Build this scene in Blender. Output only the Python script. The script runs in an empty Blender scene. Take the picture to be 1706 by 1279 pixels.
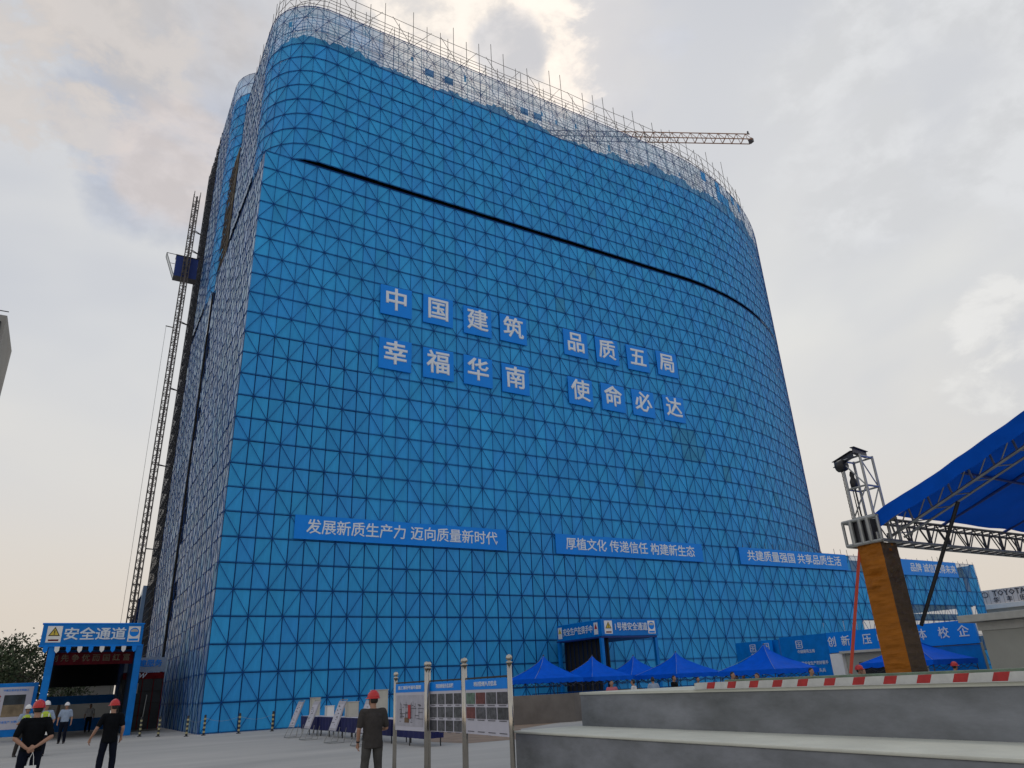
import bpy, bmesh, math, random
from mathutils import Vector, Matrix
import mathutils.noise as mnoise
random.seed(7)
R = math.radians
S = bpy.context.scene
C = S.collection

# ------------------------------------------------------------------ camera
YAW, PITCH, ROLL = 0.547073346, 0.398288271, -0.0465205303
fw = Vector((math.sin(YAW)*math.cos(PITCH), math.cos(YAW)*math.cos(PITCH), math.sin(PITCH)))
rt = Vector((math.cos(YAW), -math.sin(YAW), 0)); up = rt.cross(fw)
r2 = rt*math.cos(ROLL) + up*math.sin(ROLL); u2 = -rt*math.sin(ROLL) + up*math.cos(ROLL)
cam_d = bpy.data.cameras.new('camera'); cam = bpy.data.objects.new('camera', cam_d); C.objects.link(cam)
m = Matrix((r2, u2, -fw)).transposed().to_4x4(); m.translation = Vector((-6.677, -43.884, 1.7005))
cam.matrix_world = m
cam_d.sensor_width = 36; cam_d.lens = 1188.56*36/1706; cam_d.clip_end = 6000; cam_d.clip_start = 0.05
S.camera = cam

# ------------------------------------------------------------------ sky, sun, exposure
SUN_EL, SUN_AZ = R(49), R(31.6)            # azimuth from +Y towards +X, behind the tower
world = bpy.data.worlds.new('World'); S.world = world; world.use_nodes = True
nt = world.node_tree; nt.nodes.clear(); N = nt.nodes; L = nt.links
def nn(t, tree=None): return (tree or nt).nodes.new(t)
def wmath(op, a, b=None, clamp=False):
    n = nn('ShaderNodeMath'); n.operation = op; n.use_clamp = clamp
    for i, v in enumerate((a, b)):
        if v is None: continue
        if isinstance(v, (int, float)): n.inputs[i].default_value = v
        else: L.new(v, n.inputs[i])
    return n.outputs[0]
def wmix(f, a, b):
    n = nn('ShaderNodeMix'); n.data_type = 'RGBA'
    if isinstance(f, (int, float)): n.inputs['Factor'].default_value = f
    else: L.new(f, n.inputs['Factor'])
    for k, v in ((6, a), (7, b)):
        if isinstance(v, tuple): n.inputs[k].default_value = v + (1,)
        else: L.new(v, n.inputs[k])
    return n.outputs[2]
def smooth(v, lo, hi):
    n = nn('ShaderNodeMapRange'); n.interpolation_type = 'SMOOTHSTEP'
    L.new(v, n.inputs[0]); n.inputs[1].default_value = lo; n.inputs[2].default_value = hi
    return n.outputs[0]
tc = nn('ShaderNodeTexCoord'); D = tc.outputs['Generated']
sep = nn('ShaderNodeSeparateXYZ'); L.new(D, sep.inputs[0])
ramp = nn('ShaderNodeValToRGB'); L.new(sep.outputs[2], ramp.inputs[0])
e = ramp.color_ramp.elements
e[0].position = 0.0; e[0].color = (.545, .485, .425, 1)
e[1].position = 1.0; e[1].color = (.40, .42, .475, 1)
for p, c in ((.10, (.585, .52, .45)), (.25, (.61, .585, .545)), (.42, (.635, .63, .605)), (.62, (.555, .56, .57)), (.8, (.47, .485, .52))):
    k = e.new(p); k.color = c + (1,)
def noise(scale, detail, rough, dist=0, stretch=(1, 1, 1.6)):
    mp = nn('ShaderNodeMapping'); L.new(D, mp.inputs[0]); mp.inputs['Scale'].default_value = stretch
    n = nn('ShaderNodeTexNoise'); L.new(mp.outputs[0], n.inputs['Vector'])
    n.inputs['Scale'].default_value = scale; n.inputs['Detail'].default_value = detail
    n.inputs['Roughness'].default_value = rough; n.inputs['Distortion'].default_value = dist
    return n.outputs['Fac']
big = noise(2.1, 4, .5, .3); puff = noise(5.5, 9, .55, .35); fine = noise(13, 7, .6, .2)
def blob(v, lo, hi):
    vm = nn('ShaderNodeVectorMath'); vm.operation = 'DOT_PRODUCT'; L.new(D, vm.inputs[0]); vm.inputs[1].default_value = Vector(v).normalized()
    return smooth(vm.outputs['Value'], lo, hi)
def pdir(x, y): return (fw + r2*((x-853)/1188.56) - u2*((y-639.5)/1188.56)).normalized()
col = wmix(smooth(big, .34, .66), ramp.outputs[0], (.48, .495, .53))
col = wmix(wmath('MULTIPLY', smooth(sep.outputs[2], .0, .35), .30), (.66, .60, .53), col) if False else wmix(wmath('SUBTRACT', 1.0, smooth(sep.outputs[2], .05, .55)), col, ramp.outputs[0])
def cloud(base, d, lo, hi, c, amt, nlo=.40, nhi=.60, src=None):
    w = wmath('ADD', wmath('MULTIPLY', blob(d, lo, hi), .34), wmath('MULTIPLY', src or puff, .9))
    f = wmath('MULTIPLY', smooth(w, nlo+.26, nhi+.24), wmath('MULTIPLY', blob(d, lo-.01, hi), amt))
    shd = wmix(smooth(fine, .38, .62), tuple(x*.88 for x in c), c); return wmix(f, base, shd)
col = cloud(col, pdir(480, 190), .965, .995, (.42, .44, .50), .8)
col = cloud(col, pdir(250, 210), .985, .999, (.43, .46, .53), .9)
col = cloud(col, pdir(1000, 60), .985, .9985, (.50, .53, .60), .7)
col = cloud(col, pdir(60, 60), .975, .998, (.56, .515, .48), .8, nlo=.43, src=fine)
col = cloud(col, pdir(170, 40), .990, .9992, (.57, .525, .49), .75, nlo=.43, src=fine)
col = cloud(col, pdir(300, 20), .985, .999, (.53, .50, .48), .7)
col = cloud(col, pdir(290, 265), .994, .9995, (.60, .54, .51), .8)
col = cloud(col, pdir(1680, 545), .9955, .9997, (.70, .69, .665), .75, src=fine)
col = cloud(col, pdir(1640, 630), .9975, .9998, (.69, .68, .65), .6, src=fine)
col = cloud(col, pdir(1650, 100), .93, .99, (.62, .625, .63), .9)
glow = blob(pdir(770, 70), .955, 1.0)
col = wmix(wmath('MULTIPLY', glow, .55), col, (.66, .61, .55))
col = cloud(col, pdir(800, 30), .975, .998, (.84, .77, .69), .95, src=fine)
col = cloud(col, pdir(900, 110), .992, .9992, (.88, .79, .70), .85, src=fine)
col = cloud(col, pdir(845, 80), .9975, .9997, (.49, .50, .53), .8)
sky = nn('ShaderNodeTexSky'); sky.sky_type = 'NISHITA'; sky.sun_disc = False
sky.sun_elevation = SUN_EL; sky.sun_rotation = SUN_AZ
skys = nn('ShaderNodeVectorMath'); skys.operation = 'SCALE'; L.new(sky.outputs[0], skys.inputs[0]); skys.inputs['Scale'].default_value = .05
col = wmix(.10, col, skys.outputs[0])
bg = nn('ShaderNodeBackground'); L.new(col, bg.inputs[0]); bg.inputs[1].default_value = 1.0
out = nn('ShaderNodeOutputWorld'); L.new(bg.outputs[0], out.inputs[0])
sd = bpy.data.lights.new('sun', 'SUN'); sd.energy = 0.8; sd.angle = R(14); sd.color = (1, .93, .82)
sun = bpy.data.objects.new('sun', sd); C.objects.link(sun)
sdir = Vector((math.sin(SUN_AZ)*math.cos(SUN_EL), math.cos(SUN_AZ)*math.cos(SUN_EL), math.sin(SUN_EL)))
sun.rotation_euler = sdir.to_track_quat('Z', 'Y').to_euler()
S.view_settings.view_transform = 'Standard'; S.view_settings.look = 'None'
S.view_settings.exposure = 0.37; S.view_settings.gamma = 1; S.view_settings.use_curve_mapping = False
S.cycles.transparent_max_bounces = 24; S.cycles.max_bounces = 6

# ------------------------------------------------------------------ helpers
def tag(o, label=None, cat=None, group=None, kind=None):
    if label: o['label'] = label
    if cat: o['category'] = cat
    if group: o['group'] = group
    if kind: o['kind'] = kind
    return o
def empty(name, loc=(0, 0, 0), rz=0, label=None, cat=None, group=None):
    o = bpy.data.objects.new(name, None); C.objects.link(o); o.location = loc; o.rotation_euler = (0, 0, rz)
    return tag(o, label, cat, group)
class MB:
    def __init__(s): s.v = []; s.f = []
    def quad(s, a, b, c, d):
        n = len(s.v); s.v += [a, b, c, d]; s.f.append((n, n+1, n+2, n+3)); return s
    def poly(s, pts):
        n = len(s.v); s.v += list(pts); s.f.append(tuple(range(n, n+len(pts)))); return s
    def box(s, x0, y0, z0, x1, y1, z1):
        n = len(s.v)
        s.v += [(x0, y0, z0), (x1, y0, z0), (x1, y1, z0), (x0, y1, z0), (x0, y0, z1), (x1, y0, z1), (x1, y1, z1), (x0, y1, z1)]
        s.f += [tuple(n+i for i in q) for q in ((0, 3, 2, 1), (4, 5, 6, 7), (0, 1, 5, 4), (1, 2, 6, 5), (2, 3, 7, 6), (3, 0, 4, 7))]
        return s
    def tube(s, a, b, r=.03, n=4, r2=None, cap=True):
        a = Vector(a); b = Vector(b); d = (b-a)
        if d.length < 1e-6: return s
        d.normalize(); q = Vector((0, 0, 1)) if abs(d.z) < .9 else Vector((1, 0, 0))
        x = d.cross(q).normalized(); y = d.cross(x); r2 = r if r2 is None else r2
        k = len(s.v); o = math.pi/4 if n == 4 else 0
        for p, rr in ((a, r), (b, r2)):
            for i in range(n):
                t = 2*math.pi*i/n+o; s.v.append(tuple(p+x*math.cos(t)*rr+y*math.sin(t)*rr))
        for i in range(n): s.f.append((k+i, k+(i+1) % n, k+n+(i+1) % n, k+n+i))
        if cap: s.f.append(tuple(k+n-1-i for i in range(n))); s.f.append(tuple(k+n+i for i in range(n)))
        return s
    def path(s, pts, r, n=4):
        for a, b in zip(pts[:-1], pts[1:]): s.tube(a, b, r, n)
        return s
    def lathe(s, prof, c=(0, 0, 0), n=16):
        k = len(s.v); cx, cy, cz = c
        for r, z in prof:
            for i in range(n):
                t = 2*math.pi*i/n; s.v.append((cx+r*math.cos(t), cy+r*math.sin(t), cz+z))
        for j in range(len(prof)-1):
            for i in range(n):
                s.f.append((k+j*n+i, k+j*n+(i+1) % n, k+(j+1)*n+(i+1) % n, k+(j+1)*n+i))
        s.f.append(tuple(k+n-1-i for i in range(n))); s.f.append(tuple(k+(len(prof)-1)*n+i for i in range(n)))
        return s
    def mesh(s, name, smooth=False):
        me = bpy.data.meshes.new(name); me.from_pydata([tuple(v) for v in s.v], [], s.f); me.update()
        if smooth: me.polygons.foreach_set('use_smooth', [True]*len(me.polygons))
        return me
    def build(s, name, mat, parent=None, smooth=False, loc=None):
        me = s.mesh(name, smooth); me.materials.append(mat)
        return inst(me, name, parent, loc)
def inst(me, name, parent=None, loc=None):
    o = bpy.data.objects.new(name, me); C.objects.link(o)
    if parent: o.parent = parent
    if loc is not None: o.location = loc
    return o
def copy_tree(o, parent=None):
    c = o.copy(); C.objects.link(c); c.parent = parent
    for ch in list(o.children): copy_tree(ch, c)
    return c
def bevel(o, w=.01, seg=2):
    md = o.modifiers.new('bevel', 'BEVEL'); md.width = w; md.segments = seg; md.limit_method = 'ANGLE'; return o

# ------------------------------------------------------------------ materials
MATS = {}
def mat(name, color, rough=.6, metal=0, var=0, nscale=3, bump=0, bscale=20, spec=.5, var_col=None, island=0, objrand=0, stretch=None, wave=None):
    mt = bpy.data.materials.new(name); mt.use_nodes = True; t = mt.node_tree; b = t.nodes['Principled BSDF']
    b.inputs['Base Color'].default_value = color+(1,); b.inputs['Roughness'].default_value = rough
    b.inputs['Metallic'].default_value = metal; b.inputs['Specular IOR Level'].default_value = spec
    tcn = t.nodes.new('ShaderNodeTexCoord'); vec = tcn.outputs['Object']
    if stretch:
        mp = t.nodes.new('ShaderNodeMapping'); mp.inputs['Scale'].default_value = stretch; t.links.new(vec, mp.inputs[0]); vec = mp.outputs[0]
    cur = None
    if var:
        n = t.nodes.new('ShaderNodeTexNoise'); n.inputs['Scale'].default_value = nscale; n.inputs['Detail'].default_value = 8; n.inputs['Roughness'].default_value = .62
        t.links.new(vec, n.inputs['Vector'])
        mr = t.nodes.new('ShaderNodeMapRange'); mr.inputs[1].default_value = .3; mr.inputs[2].default_value = .7; t.links.new(n.outputs['Fac'], mr.inputs[0])
        mx = t.nodes.new('ShaderNodeMix'); mx.data_type = 'RGBA'; t.links.new(mr.outputs[0], mx.inputs['Factor'])
        c2 = var_col or tuple(min(1, c*(1+var)) for c in color); c1 = color if var_col else tuple(c*(1-var) for c in color)
        mx.inputs[6].default_value = c1+(1,); mx.inputs[7].default_value = c2+(1,); cur = mx.outputs[2]
    if island or objrand:
        hs = t.nodes.new('ShaderNodeHueSaturation')
        a = t.nodes.new('ShaderNodeNewGeometry').outputs['Random Per Island'] if island else None
        ob = t.nodes.new('ShaderNodeObjectInfo').outputs['Random']
        ad = t.nodes.new('ShaderNodeMath'); ad.operation = 'ADD'; t.links.new(ob, ad.inputs[0])
        if a: t.links.new(a, ad.inputs[1])
        else: ad.inputs[1].default_value = 0
        fr = t.nodes.new('ShaderNodeMath'); fr.operation = 'FRACT'; t.links.new(ad.outputs[0], fr.inputs[0])
        k = island or objrand
        m1 = t.nodes.new('ShaderNodeMapRange'); t.links.new(fr.outputs[0], m1.inputs[0]); m1.inputs[3].default_value = 1-k; m1.inputs[4].default_value = 1+k
        m2 = t.nodes.new('ShaderNodeMath'); m2.operation = 'MULTIPLY'; t.links.new(fr.outputs[0], m2.inputs[0]); m2.inputs[1].default_value = 7.31
        m3 = t.nodes.new('ShaderNodeMath'); m3.operation = 'FRACT'; t.links.new(m2.outputs[0], m3.inputs[0])
        m4 = t.nodes.new('ShaderNodeMapRange'); t.links.new(m3.outputs[0], m4.inputs[0]); m4.inputs[3].default_value = .5-k*.09; m4.inputs[4].default_value = .5+k*.09
        t.links.new(m1.outputs[0], hs.inputs['Value']); t.links.new(m4.outputs[0], hs.inputs['Hue'])
        if cur: t.links.new(cur, hs.inputs['Color'])
        else: hs.inputs['Color'].default_value = color+(1,)
        cur = hs.outputs[0]
    if cur: t.links.new(cur, b.inputs['Base Color'])
    if bump:
        n = t.nodes.new('ShaderNodeTexNoise'); n.inputs['Scale'].default_value = bscale; n.inputs['Detail'].default_value = 6; t.links.new(vec, n.inputs['Vector'])
        bp = t.nodes.new('ShaderNodeBump'); bp.inputs['Strength'].default_value = bump; bp.inputs['Distance'].default_value = .02
        t.links.new(n.outputs['Fac'], bp.inputs['Height']); t.links.new(bp.outputs[0], b.inputs['Normal'])
    MATS[name] = mt
    return mt
def see_through(mt, opacity, transl=0):
    """perforated sheet: part of the light passes the holes"""
    t = mt.node_tree; b = t.nodes['Principled BSDF']; o = t.nodes['Material Output']
    tr = t.nodes.new('ShaderNodeBsdfTransparent'); mx = t.nodes.new('ShaderNodeMixShader'); mx.inputs[0].default_value = opacity
    t.links.new(tr.outputs[0], mx.inputs[1]); t.links.new(b.outputs[0], mx.inputs[2]); t.links.new(mx.outputs[0], o.inputs[0])
    return mt
M = MATS
mat('net_blue', (.026, .305, .70), .5, var=.15, nscale=.8, bump=.2, bscale=9, island=.06, spec=.2, stretch=(1.6, 1.6, .35))
mat('net_panel', (.026, .29, .66), .5, var=.15, nscale=.8, bump=.2, bscale=9, objrand=.06, spec=.2, stretch=(1.6, 1.6, .35))
mat('net_stained', (.045, .26, .50), .6, var=.2, nscale=.8, spec=.1)
see_through(mat('net_thin', (.20, .38, .60), .6, var=.4, nscale=.25, island=.10, spec=.1), .50)
see_through(mat('net_fine', (.07, .30, .60), .6, var=.4, nscale=.4, island=.10, spec=.1), .62)
mat('net_side', (.15, .29, .48), .32, var=.2, nscale=.3, bump=.05, bscale=5, island=.16, spec=.9)
mat('steel_blue', (.002, .06, .25), .55, var=.2, spec=.15)
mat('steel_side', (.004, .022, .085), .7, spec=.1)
mat('tube_grey', (.10, .095, .09), .6, metal=.3, var=.4, nscale=1.5, island=.3)
mat('tube_rust', (.10, .085, .08), .7, var=.5, nscale=2, island=.3)
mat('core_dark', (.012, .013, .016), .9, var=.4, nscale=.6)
mat('slab_concrete', (.11, .105, .10), .85, var=.3)
mat('brown_cover', (.07, .055, .035), .9, var=.6, nscale=.7)
mat('sign_blue', (.0, .22, .78), .45, var=.06, nscale=1, spec=.2)
mat('gate_blue', (.0, .175, .58), .45, var=.15, nscale=2, bump=.1, spec=.2)
mat('deep_blue', (.003, .03, .20), .6, var=.1)
mat('letter_white', (.66, .72, .80), .6, spec=.2)
mat('ground_concrete', (.34, .335, .325), .9, var=.13, var_col=(.48, .465, .44), nscale=.22, bump=.3, bscale=30, stretch=(.5, 1.6, 1))
mat('wall_concrete', (.125, .134, .142), .95, var=.34, var_col=(.25, .265, .295), nscale=1.5, spec=.15, bump=.35, bscale=14, stretch=(1, .55, 1.3))
mat('cap_concrete', (.52, .53, .47), .9, var=.10, nscale=1.2, bump=.2, bscale=20)
mat('tan_wall', (.155, .14, .13), .9, var=.2, nscale=1.2, bump=.3)
mat('tan_path', (.27, .20, .15), .9, var=.25, nscale=1.5, bump=.3)
mat('tent_blue', (.001, .10, .65), .7, spec=.08, var=.12, nscale=2.5, bump=.35, bscale=4)
mat('canopy_blue', (.0, .125, .80), .7, spec=.05, var=.10, nscale=1.2, bump=.5, bscale=2.2)
mat('table_blue', (.004, .008, .085), .8, var=.25, nscale=5, bump=.4, bscale=10)
mat('orange_wrap', (.28, .095, .008), .5, spec=.15, var=.22, nscale=2.2, bump=.9, bscale=5, stretch=(1, 1, 3.5))
mat('truss_alu', (.30, .31, .31), .4, metal=.7, var=.2, nscale=4)
mat('truss_dark', (.05, .05, .06), .5, metal=.4, var=.3, nscale=3)
mat('black', (.008, .008, .01), .5)
mat('chrome', (.45, .42, .37), .18, metal=1, var=.1)
mat('board_white', (.48, .48, .56), .55, var=.04)
mat('white', (.75, .75, .74), .5, var=.05)
mat('cream', (.46, .45, .40), .7, var=.12, nscale=2)
mat('grey_building', (.30, .29, .27), .85, var=.12, nscale=.3)
mat('beige_wall', (.31, .31, .275), .9, var=.10, nscale=.6, bump=.15)
mat('beige_trim', (.40, .395, .36), .85, var=.1)
mat('glass_dark', (.012, .018, .026), .35, var=.5, nscale=1.5, spec=.25)
mat('red', (.42, .012, .012), .35)
mat('dull_red', (.12, .006, .010), .8, var=.4, nscale=3, spec=.1)
mat('red_strap', (.50, .06, .03), .6)
mat('yellow', (.58, .44, .05), .5)
mat('band_pale', (.36, .33, .18), .6)
mat('wrap_shade', (.07, .040, .016), .6, var=.4, nscale=2.2, bump=.6, bscale=5, stretch=(1, 1, 3.5))  # orange wrap darkened: shade under the canopy put into the colour
mat('gold', (.14, .085, .045), .7)
mat('green_mat', (.17, .24, .18), .9, var=.25, nscale=4, bump=.5, bscale=40)
mat('stripe_red', (.38, .018, .02), .5, var=.2, nscale=8)
mat('stripe_white', (.50, .51, .50), .6, var=.12, nscale=6)
mat('banner_red', (.050, .006, .009), .9, var=.4, nscale=3, spec=.05)
mat('card_red', (.13, .04, .04), .7, var=.6, nscale=16)
mat('card_green', (.09, .15, .12), .7, var=.6, nscale=16)
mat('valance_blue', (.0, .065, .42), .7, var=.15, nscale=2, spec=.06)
mat('bark', (.08, .06, .045), .9, bump=.6)
mat('leaf_dark', (.035, .055, .02), .7, island=.45)
mat('leaf_mid', (.055, .075, .03), .7, island=.45)
mat('skin', (.33, .18, .12), .5, var=.06, nscale=12)
mat('hair', (.012, .010, .009), .6)
mat('cloth_black', spec=.08, color= (.005, .006, .008), rough=.85, var=.3, nscale=8, bump=.5, bscale=14)
mat('cloth_charcoal', spec=.08, color= (.050, .046, .045), rough=.9, var=.2, nscale=8, bump=.5, bscale=14)
mat('cloth_grey', spec=.08, color= (.07, .068, .066), rough=.9, var=.2, nscale=8, bump=.5, bscale=14)
mat('cloth_navy', spec=.08, color= (.007, .009, .018), rough=.9, var=.2, nscale=8, bump=.5, bscale=14)
mat('cloth_sky', (.26, .33, .45), .85, var=.12, nscale=8, bump=.4, bscale=14)
mat('cloth_white', (.55, .56, .58), .85, var=.1, nscale=8, bump=.4, bscale=14)
mat('cloth_pink', (.42, .12, .16), .85, var=.2, nscale=8)
mat('vest', (.42, .55, .04), .6, var=.2, nscale=8, bump=.3)
mat('helmet_red', (.46, .014, .016), .3)
mat('helmet_white', (.70, .71, .72), .22)
mat('helmet_yellow', (.62, .50, .12), .25)
mat('photo_dark', (.02, .03, .04), .6, var=.9, nscale=1.5)
mat('photo_earth', (.20, .15, .09), .6, var=.5, nscale=2)
mat('plan_print', (.36, .36, .42), .6, var=.12, nscale=6)
mat('card_dark', (.06, .065, .075), .6, var=.75, nscale=16, objrand=.3)
mat('ink', (.06, .06, .08), .6)
mat('tower_panel', (.72, .66, .64), .7)

def text(body, size, loc, rot, mt, parent, bold=.015, name='lettering', sx=1, ext=.004, shear=0):
    cu = bpy.data.curves.new(name, 'FONT'); cu.body = body; cu.size = size; cu.align_x = 'CENTER'; cu.align_y = 'CENTER'
    cu.bevel_depth = bold*size; cu.bevel_resolution = 0; cu.extrude = ext; cu.resolution_u = 1; cu.shear = shear
    o = bpy.data.objects.new(name, cu); C.objects.link(o)
    me = bpy.data.meshes.new_from_object(o.evaluated_get(bpy.context.evaluated_depsgraph_get())); bpy.data.objects.remove(o); bpy.data.curves.remove(cu)
    me.materials.clear(); me.materials.append(mt); me.name = name
    o = bpy.data.objects.new(name, me); C.objects.link(o); o.location = loc; o.rotation_euler = rot; o.scale = (sx, 1, 1)
    if parent: o.parent = parent
    return o
FRONT = (R(90), 0, 0); LEFTF = (R(90), 0, R(-90))      # lettering that faces -Y, or -X

# ------------------------------------------------------------------ ground
tag(MB().quad((-2500, -2500, 0), (2500, -2500, 0), (2500, 2500, 0), (-2500, 2500, 0)).build('ground', M['ground_concrete']), kind='structure')
MB_p = MB().poly([(4.6, -18.4, .004), (5.1, -20.8, .004), (7.2, -20.9, .004), (10, -15.9, .004), (22, -8, .004), (20.5, -5, .004), (6.9, -13.9, .004)])
tag(MB_p.build('path', M['tan_path']), kind='structure')

# ------------------------------------------------------------------ scaffold facade
H = 1.47; W = 0.953253
class Path:
    """plan outline by arc length; s grows to the right seen from outside"""
    def __init__(s, kind): s.kind = kind
    def p(s, t):
        k = s.kind
        if k == 'front' or k == 'tower' or k == 'upper':
            if k == 'upper' and t < 4:
                if t > 4-2*math.pi:
                    a = (4-t)/4; return Vector((4-4*math.sin(a), 4-4*math.cos(a)))
                q = (4-2*math.pi)-t
                if q < 10.0: return Vector((0, 4+q))
                a = min((q-10.0)/4, math.pi/2); return Vector((4-4*math.cos(a), 14.0+4*math.sin(a)))
            if t < 0: return Vector((0, -t))
            if k == 'front' or t < 40.04: return Vector((t, 0))
            a = (t-40.04)/40; return Vector((40.04+40*math.sin(a), 40-40*math.cos(a)))
        if k == 'rear_low': return Vector((0, 22.4-t)) if t < 0 else Vector((t, 22.4))
        if k == 'rear_up':
            if t < 0: return Vector((0, 26.4-t))
            a = min(t/4, math.pi/2); q = Vector((4-4*math.cos(a), 26.4-4*math.sin(a)))
            return q if t < 2*math.pi else Vector((4+t-2*math.pi, 22.4))
    def n(s, t):
        d = (s.p(t+.01)-s.p(t-.01)).normalized(); return Vector((d.y, -d.x))
    def at(s, t, off=0, z=0):
        p = s.p(t)+s.n(t)*off; return (p.x, p.y, z)

panel_me = None
def facade(parent, path, i0, i1, j0, j1, z0, thin=lambda i, j: 0, single=lambda i, j: False, side=lambda i: False,
           top=None, side_gap=0, first_rail=None, skip_last=False):
    """panels between uprights i and rails j; z = z0 + j*H"""
    global panel_me
    A = MB(); T = MB(); T2 = MB(); Sd = MB(); rows = range(j0, j1)
    if panel_me is None:
        panel_me = MB().box(.03, -.012, .03, W-.03, .012, H-.03).mesh('mesh_panel'); panel_me.materials.append(M['net_panel'])
    for j in rows:
        za = z0+j*H; zb = za+H
        if top is not None and zb > top: zb = top
        for i in range(i0, i1):
            t = thin(i, j)
            if t == 9: continue
            a = path.at(i*W, 0); b = path.at((i+1)*W, 0); lo = za
            ra = random.uniform(-.012, .012); rb = random.uniform(-.012, .012)
            if single(i, j):
                o = inst(panel_me, 'mesh_panel', parent, (i*W, random.uniform(-.008, .008), za)); o.rotation_euler = (ra*.7, 0, rb*.7); continue
            n = path.n((i+.5)*W)
            if side(i) and side_gap and j == j0: lo = za+side_gap*H
            if side(i):
                # a bowed sheet: two halves bent about the brace, each at its own small tilt
                dn = random.uniform(.02, .07)
                c = ((a[0]+b[0])/2+n.x*dn, (a[1]+b[1])/2+n.y*dn)
                d0 = random.uniform(-.02, .04); d1 = random.uniform(-.02, .04)
                k = len(Sd.v)
                Sd.v += [(a[0], a[1], lo), (c[0]+n.x*d0, c[1]+n.y*d0, lo), (b[0], b[1], lo), (a[0], a[1], zb), (c[0]+n.x*d1, c[1]+n.y*d1, zb), (b[0], b[1], zb)]
                Sd.f += [(k, k+1, k+4, k+3), (k+1, k+2, k+5, k+4)]
                continue
            mb = (T2 if t == 2 else T) if t else A
            mb.quad((a[0]+n.x*ra, a[1]+n.y*ra, lo), (b[0]+n.x*rb, b[1]+n.y*rb, lo), (b[0]+n.x*ra, b[1]+n.y*ra, zb), (a[0]+n.x*rb, a[1]+n.y*rb, zb))
    if A.v: tag(A.build('mesh_sheeting', M['net_blue'], parent), kind='stuff')
    if T.v: tag(T.build('open_mesh_sheeting', M['net_thin'], parent), kind='stuff')
    if T2.v: tag(T2.build('fine_mesh_sheeting', M['net_fine'], parent), kind='stuff')
    if Sd.v: tag(Sd.build('side_sheeting', M['net_side'], parent), kind='stuff')
    zt = z0+j1*H if top is None else top
    for j in range(j0, j1+1):
        z = z0+j*H
        if top is not None and z > top-.2: z = top
        thinr = top is not None and j0 > 20 and j-j0 >= 9 and z < top-.3
        r = .012 if thinr else .021
        a0_ = i0 if first_rail is None or j != j0 else first_rail
        if side_gap and j == j0:
            while side(a0_): a0_ += 1
        pts = [path.at(i*W, .05, z) for i in range(a0_, i1+1)]
        MB().path(pts, r).path([(p[0], p[1], p[2]+.06) for p in pts], r*.5).build('rail', M['steel_blue'], parent)
    for i in range(i0, i1+(0 if skip_last else 1)):
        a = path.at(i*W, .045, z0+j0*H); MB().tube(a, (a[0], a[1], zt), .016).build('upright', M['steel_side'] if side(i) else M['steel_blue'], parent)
    B = MB()
    bar = {}
    for j in rows:
        for i in range(i0, i1):
            za = z0+j*H; zb = za+H
            if zb > zt: zb = zt
            par = (i+j) % 2 == 0
            if side_gap and j == j0 and side(i): continue
            p, q = path.at(i*W, .07, 0), path.at((i+1)*W, .07, 0)
            if par: a, b = (p[0], p[1], za), (q[0], q[1], zb)
            else: a, b = (p[0], p[1], zb), (q[0], q[1], za)
            if single(i, j):
                if par not in bar:
                    mm = MB().tube((0, -.07, 0 if par else H), (W, -.07, H if par else 0), .019).mesh('brace'); mm.materials.append(M['steel_blue']); bar[par] = mm
                inst(bar[par], 'brace', parent, (i*W, 0, za))
            else: B.tube(a, b, .020, cap=False)
    if B.v: tag(B.build('brace_lattice', M['steel_blue'], parent), kind='stuff')

tower = empty('scaffolded_tower', (0, 0, 0), 0, 'huge curved tower block wrapped in blue mesh sheeting and braced scaffolding', 'building')
front = Path('front'); tw = Path('tower'); upr = Path('upper')
def podium_thin(i, j):
    if 63 <= i <= 76 and j == 4: return 1
    if 63 <= i <= 77 and j == 3: return 1
    if 60 <= i <= 62 and j == 3: return 1
    if j == 7 and (60 <= i <= 61 or 79 <= i <= 81): return 1
    if i == 80 and j in (2, 3, 4, 6): return 1
    return 0
# lower part and podium: eight rows high, straight
facade(tower, front, 0, 83, 0, 8, 0, thin=podium_thin, single=lambda i, j: i < 27)
facade(tower, tw, 0, 83, 8, 26, 0, single=lambda i, j: i < 9 and j < 17 and not (j == 16), first_rail=42)
# left side of the lower part
holes = {(-21, j) for j in (5, 6, 9, 10, 11, 15, 16, 19, 20, 21, 24)} | {(-20, j) for j in (6, 10, 16, 20)}
facade(tower, tw, -21, 0, 0, 26, 0, side=lambda i: True, thin=lambda i, j: 9 if (i, j) in holes else 0, skip_last=True)
# upper part with the rounded corner
rnd = random.Random(3)
def upper_thin(i, j):
    z = 34.3+(.4 if i > 12 else 0)+(.5 if i > 34 else 0)+(.9 if i > 40 else 0)
    jj = j-26+26.3
    if j >= 34 and -6 < i < 9: return 2
    return 1 if j >= 34 and (i > -6) and not (i > 48 and rnd.random() < .22) else 0
facade(tower, upr, -17, 83, 26, 37, .3*H, thin=upper_thin, side=lambda i: i < -3, top=37.15*H, side_gap=.45)
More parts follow.
